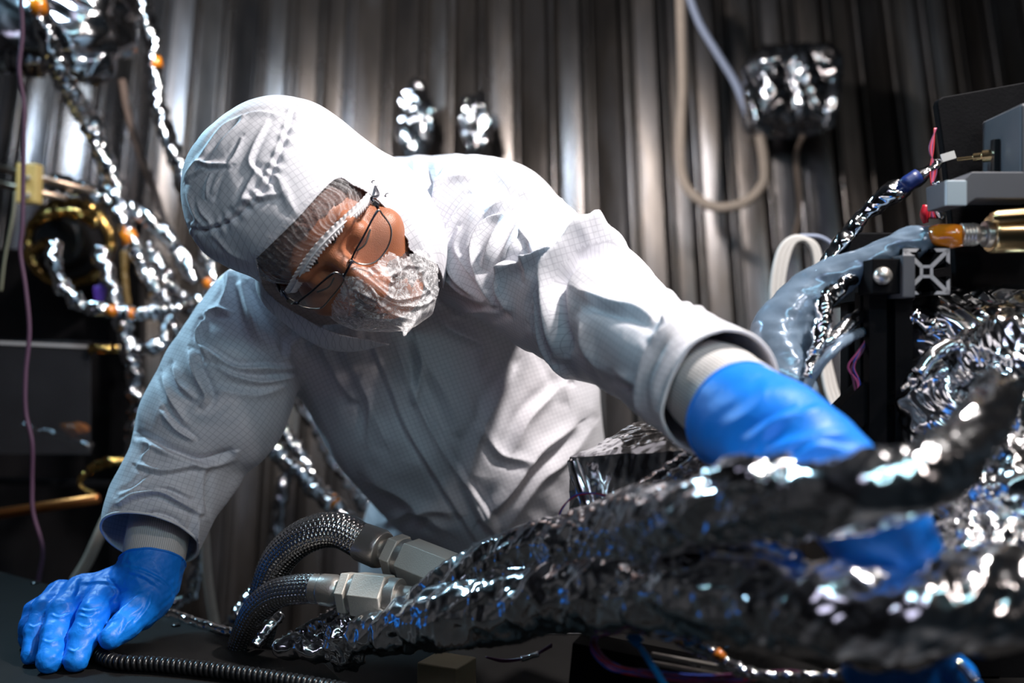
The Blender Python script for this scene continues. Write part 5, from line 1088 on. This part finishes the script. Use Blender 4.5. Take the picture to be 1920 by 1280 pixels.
sleeveL = [([(798, 300), (803, 350), (800, 420)], -9, 12, 1), ([(855, 291), (827, 340), (799, 411)], 6, 9, 1), ([(892, 333), (850, 336), (822, 350)], 4, 7, 1), ([(876, 375), (851, 411), (841, 453), (855, 516), (911, 562)], 6, 7, 1), ([(816, 446), (827, 499), (865, 544), (918, 569)], 6, 7, 1),
  ([(862, 430), (858, 470), (893, 523), (915, 560)], 4, 5, 1), ([(953, 404), (915, 418), (894, 463), (908, 523), (929, 569)], 8, 7, 1), ([(957, 407), (936, 439), (911, 498)], 6, 7, -1), ([(1052, 375), (1006, 425), (957, 495), (939, 537), (953, 579)], 9, 8, 1),
  ([(1040, 372), (970, 372), (918, 393)], 5, 8, 1), ([(1136, 442), (1098, 460), (1041, 481), (950, 508)], 11, 8, 1), ([(1133, 442), (1076, 481), (1034, 523), (1003, 570)], 7, 8, 1), ([(1222, 500), (1200, 477), (1147, 467), (1094, 477), (1066, 502), (1048, 537), (1052, 604), (1066, 657)], -12, 8, 1),
  ([(1228, 508), (1200, 468), (1147, 452), (1094, 462), (1052, 500), (1033, 537), (1036, 604), (1050, 660)], 8, 8, 1), ([(1020, 527), (1013, 579), (1027, 643), (1069, 706)], 7, 8, 1), ([(905, 300), (960, 350), (1010, 380)], 3, 10, 1), ([(1080, 430), (1110, 450), (1130, 442)], 4, 6, 1),
  ([(1087, 545), (1147, 569), (1203, 585), (1230, 600)], 5, 12, 1), ([(1230, 500), (1260, 560), (1240, 640)], 3, 12, 1), ([(1359, 571), (1310, 584), (1264, 623), (1228, 660), (1208, 715), (1208, 765), (1228, 797)], 7, 9, 1), ([(1320, 560), (1270, 585), (1225, 632)], 5, 10, 1),
  ([(1400, 600), (1350, 600), (1300, 625), (1262, 670), (1240, 720), (1240, 760)], -5, 8, 1), ([(1160, 700), (1190, 720), (1200, 770)], 4, 8, 1), ([(980, 440), (1000, 470), (985, 520)], 4, 7, 1), ([(1090, 600), (1100, 650), (1140, 700)], 5, 12, 1), ([(800, 400), (808, 460), (822, 520)], 6, 7, 1)]
D = folds(V, N, sleeveR+torso+sleeveL)*1.5
Sx = 0.0042*crumple(V, 0.11, 31, 2, 0.7)+0.0020*wavy(V*np.array([1.6, 1, 0.8]), 0.05, 19)*np.clip(wavy(V, 0.2, 44)+0.3, 0, 1)
V = V+N*(D+Sx)[:, None]; V = relax(V, Q, 1, 0.35)
# per-face fabric coordinates
C = V[Q].mean(1); segsets = [RS, RS2, LS, LS2]; bestd = np.full(len(C), 1e9); mode = np.full(len(C), -1); prm = []
for nodes in segsets:
    pts = Wn(np.array([n[:3] for n in nodes], float)); rr = [n[3]*n[2]/FPX for n in nodes]; L = 0
    for i in range(len(nodes)-1):
        e = sd_cap(C, pts[i], pts[i+1], rr[i], rr[i+1]); u = (e < bestd); bestd[u] = e[u]; mode[u] = len(prm)
        prm.append((pts[0], pts[-1], np.mean(rr)));
uv = np.zeros((len(C), 4, 2)); far = bestd > 0.012
P4 = V[Q]
A0 = nrm([0.93, 0.1, 0.36]); B0 = nrm([-0.36, 0.1, 0.93]); uv[..., 0] = P4@A0; uv[..., 1] = P4@B0
for k, (a, b2, r) in enumerate(prm):
    m = (mode == k) & ~far
    if not m.any(): continue
    ax = nrm(b2-a); x = nrm(np.cross(ax, [0, -1, 0.01])); y = np.cross(ax, x); q = P4[m]-a
    ang = np.arctan2(q@x, -(q@y)*1.0); a0 = ang[:, :1]; ang = a0+((ang-a0+np.pi) % (2*np.pi)-np.pi)
    uv[m, :, 0] = q@ax; uv[m, :, 1] = ang*r
coverall = mesh_np('coverall', V, Q, FABRIC, person, uv=uv.reshape(-1, 2))
md = coverall.modifiers.new('thick', 'SOLIDIFY'); md.thickness = 0.0018; md.offset = -1

for p_, n_, r_ in ((pL, nL, 0.10), (pR, nR, 0.09)):
    tube_px('hem', [(*p, 0.0017) for p in open_rim(V, Q, p_, r_, n_)], NETW, coverall, world_pts=True, segs=8, step=0.003)
def ring_tube(name, stations, mat, parent, n=96, wob=0.0, lam=0.01, seed=1, thick=0.0015, fl=(1, 1), sm=True):
    """open tube through stations (world point, radius) with lengthwise UV"""
    A = catmull(np.array([[*p, r] for p, r in stations], float), 0.003); Cc = A[:, :3]; R = A[:, 3]; T, Nn, Bn = frames(Cc)
    th = np.arange(n)/n*2*np.pi; Dd = Nn[:, None]*np.cos(th)[None, :, None]*fl[0]+Bn[:, None]*np.sin(th)[None, :, None]*fl[1]
    Vv = (Cc[:, None]+Dd*R[:, None, None]).reshape(-1, 3)
    if wob: Vv = Vv+Dd.reshape(-1, 3)*(wob*wavy(Vv*1.0, lam, seed))[:, None]
    K = len(Cc); i = np.arange(K-1)[:, None]; j = np.arange(n)[None, :]
    q = np.stack([i*n+j, i*n+(j+1) % n, (i+1)*n+(j+1) % n, (i+1)*n+j], -1).reshape(-1, 4)
    u0 = np.broadcast_to(j/n, (K-1, n)); u1 = u0+1/n; v0 = np.broadcast_to(i/K, (K-1, n)); v1 = v0+1/K
    uvv = np.stack([np.stack([u0, v0], -1), np.stack([u1, v0], -1), np.stack([u1, v1], -1), np.stack([u0, v1], -1)], 2).reshape(-1, 2)
    o = mesh_np(name, Vv, q[:, ::-1], mat, parent, sm, uv=uvv.reshape(-1, 4, 2)[:, ::-1].reshape(-1, 2)); md = o.modifiers.new('t', 'SOLIDIFY'); md.thickness = thick; md.offset = -1
    return o
ring_tube('knit_cuff', [(wl(306, 945, 1.235), 0.034), (wl(299, 985, 1.227), 0.0355), (wl(293, 1020, 1.215), 0.0358), (wl(287, 1050, 1.203), 0.0345), (wl(278, 1080, 1.195), 0.030)], KNIT, coverall, wob=0.0008, lam=0.03)
ring_tube('knit_cuff', [(wl(1290, 700, 0.885), 0.030), (wl(1330, 725, 0.85), 0.039), (wl(1372, 753, 0.825), 0.040), (wl(1420, 785, 0.79), 0.037)], KNIT, coverall, wob=0.0008, lam=0.03)
# hems of the sleeves
def rim_pts(c, n, r, k=40, sq=1.0):
    n = nrm(n); x = nrm(np.cross(n, [0, 0, 1.0])); y = np.cross(n, x); return [c+x*r*math.cos(2*math.pi*i/k)+y*r*sq*math.sin(2*math.pi*i/k) for i in range(k+1)]

# ---- gloves
TB = 0.94
def td(py, h=0.0): return (CAMZ-TB-h)*FPX/(py-640)
def gl_sdf_R(P):
    f = lambda *n: chain(P, list(n), 0.006)
    palm = chain(P, [(262, 1092, 1.19, 40), (215, 1105, 1.185, 34), (165, 1108, 1.18, 30)], 0.01)
    palm = smin(palm, chain(P, [(262, 1092, 1.19, 42), (180, 1125, 1.18, 30), (110, 1120, 1.18, 26)], 0.01), 0.02)
    palm = smin(palm, chain(P, [(288, 1085, 1.19, 40), (280, 1120, 1.17, 38), (262, 1150, 1.15, 28)], 0.01), 0.02)
    palm = smin(palm, chain(P, [(230, 1120, 1.175, 34), (200, 1130, 1.165, 28)], 0.01), 0.02)
    palm = smin(palm, sd_cap(P, wl(298, 1012, 1.212), wl(278, 1085, 1.186), 0.0380, 0.0375), 0.008)
    d = palm
    d = smin(d, f((198, 1112, 1.17, 30), (175, 1150, 1.13, 27), (158, 1190, 1.11, 25), (143, 1238, td(1238, .012), 22)), 0.007)
    d = smin(d, f((150, 1108, 1.175, 28), (120, 1145, 1.14, 26), (104, 1190, 1.115, 25), (92, 1240, td(1240, .012), 23)), 0.005)
    d = smin(d, f((112, 1112, 1.18, 25), (84, 1140, 1.15, 22), (68, 1185, 1.13, 21), (58, 1228, td(1228, .010), 18)), 0.005)
    d = smin(d, f((98, 1122, 1.20, 20), (66, 1145, 1.18, 18), (54, 1175, 1.165, 16), (50, 1200, td(1200, .009), 15)), 0.005)
    d = smin(d, f((285, 1110, 1.18, 32), (262, 1145, 1.145, 29), (232, 1175, 1.12, 26), (207, 1196, 1.10, 21)), 0.012)
    return d
V, Q = surface_nets(gl_sdf_R, (-0.64, 1.00, 0.93), (-0.36, 1.30, 1.10), 0.0026)
V = relax(V, Q, 1); V, Q = subdivide(V, Q); V = relax(V, Q, 1); N = vnormals(V, Q)
gf = [([(205, 1085), (222, 1110), (208, 1130)], -2.5, 4, 1), ([(150, 1090), (148, 1105), (140, 1120)], -2.0, 4, 1), ([(262, 1115), (240, 1135), (215, 1158)], 2.5, 4, 1), ([(285, 1112), (275, 1140), (255, 1165)], 2, 3.5, 1),
      ([(180, 1150), (165, 1158), (150, 1152)], 1.6, 3, 1), ([(188, 1140), (168, 1146), (152, 1142)], 1.6, 3, 1), ([(130, 1150), (112, 1158), (98, 1152)], 1.6, 3, 1), ([(172, 1170), (160, 1176), (148, 1170)], 1.2, 3, 1),
      ([(150, 1215), (140, 1222), (128, 1216)], 1.2, 3, 1), ([(240, 1070), (270, 1080), (300, 1100)], 1.5, 4, 1), ([(232, 1062), (272, 1072), (310, 1095), (322, 1120)], 2, 4, -1), ([(160, 1092), (190, 1090), (220, 1095)], 1.0, 3, 1),
      ([(110, 1200), (95, 1206), (82, 1200)], 1.2, 3, 1), ([(262, 1150), (240, 1168), (225, 1190)], 1.2, 3, 1), ([(240, 1160), (232, 1175)], 1.2, 3, 1), ([(76, 1170), (64, 1176), (54, 1172)], 1.2, 3, 1)]
V = V+N*(folds(V, N, gf)+0.0007*wavy(V, 0.013, 71)+0.0022*np.maximum(crumple(V, 0.026, 6, 2), 0)*1.2)[:, None]
V[:, 2] = np.maximum(V[:, 2], TB+0.0012)
Q = plane_cut(V, Q, wl(287, 1051, 1.197), nrm(wl(306, 945, 1.235)-wl(284, 1055, 1.19)), 0.10); V, Q = compact(V, Q)
gloveR = mesh_np('glove', V, Q, NITRILE, person)
tag(gloveR, 'blue glove resting on the black table')
md = gloveR.modifiers.new('thick', 'SOLIDIFY'); md.thickness = 0.0008; md.offset = -1
tube_px('glove_bead', [(*p, 0.0014) for p in open_rim(V, Q, wl(288, 1044, 1.199), 0.07, nR)], NITRILE, gloveR, world_pts=True, segs=8, step=0.003)

def gl_sdf_L(P):
    d = chain(P, [(1345, 752, 0.835, 92), (1400, 790, 0.80, 96), (1460, 822, 0.765, 98), (1525, 870, 0.73, 92), (1590, 930, 0.71, 84), (1640, 990, 0.70, 78)], 0.02)
    d = smin(d, chain(P, [(1640, 980, 0.70, 78), (1672, 1050, 0.71, 74), (1690, 1120, 0.72, 66)], 0.02), 0.02)
    d = smin(d, chain(P, [(1655, 1060, 0.71, 60), (1625, 1130, 0.72, 52)], 0.02), 0.02)
    for a, b2, c, e in (((1710, 1120), (1745, 1200), (1800, 1265), (1840, 1320)), ((1690, 1130), (1705, 1215), (1735, 1290), (1760, 1350)), ((1660, 1130), (1655, 1215), (1665, 1290), (1680, 1340)), ((1630, 1130), (1615, 1200), (1610, 1260), (1620, 1300))):
        d = smin(d, chain(P, [(*a, 0.72, 34), (*b2, 0.73, 29), (*c, 0.75, 27), (*e, 0.76, 24)], 0.006), 0.008)
    d = smin(d, chain(P, [(1700, 1010, 0.70, 40), (1730, 1070, 0.68, 32), (1745, 1120, 0.68, 28)], 0.01), 0.02)
    return d
V, Q = surface_nets(gl_sdf_L, (0.14, 0.58, 0.98), (0.42, 0.90, 1.30), 0.0030)
V = relax(V, Q, 1); V, Q = subdivide(V, Q); V = relax(V, Q, 1)
Q = plane_cut(V, Q, wl(1384, 778, 0.81), -nL, 0.14); V, Q = compact(V, Q); N = vnormals(V, Q)
gf = [([(1590, 812), (1500, 830), (1430, 850), (1385, 890)], 3, 14, 1), ([(1540, 770), (1470, 790), (1400, 830)], 4, 12, 1), ([(1600, 850), (1530, 840), (1470, 880)], 3.5, 10, 1), ([(1440, 720), (1420, 760), (1360, 800)], 2, 14, 1), ([(1500, 760), (1450, 800), (1400, 870)], 3, 10, -1)]
V = V+N*(folds(V, N, gf)+0.0012*wavy(V, 0.04, 73))[:, None]
gloveL = mesh_np('glove', V, Q, NITRILE, person); tag(gloveL, 'blue glove reaching in behind the foil bundle')
md = gloveL.modifiers.new('thick', 'SOLIDIFY'); md.thickness = 0.0008; md.offset = -1
tube_px('glove_bead', [(*p, 0.0015) for p in open_rim(V, Q, wl(1384, 778, 0.81), 0.09, nL)], NITRILE, gloveL, world_pts=True, segs=8, step=0.003)
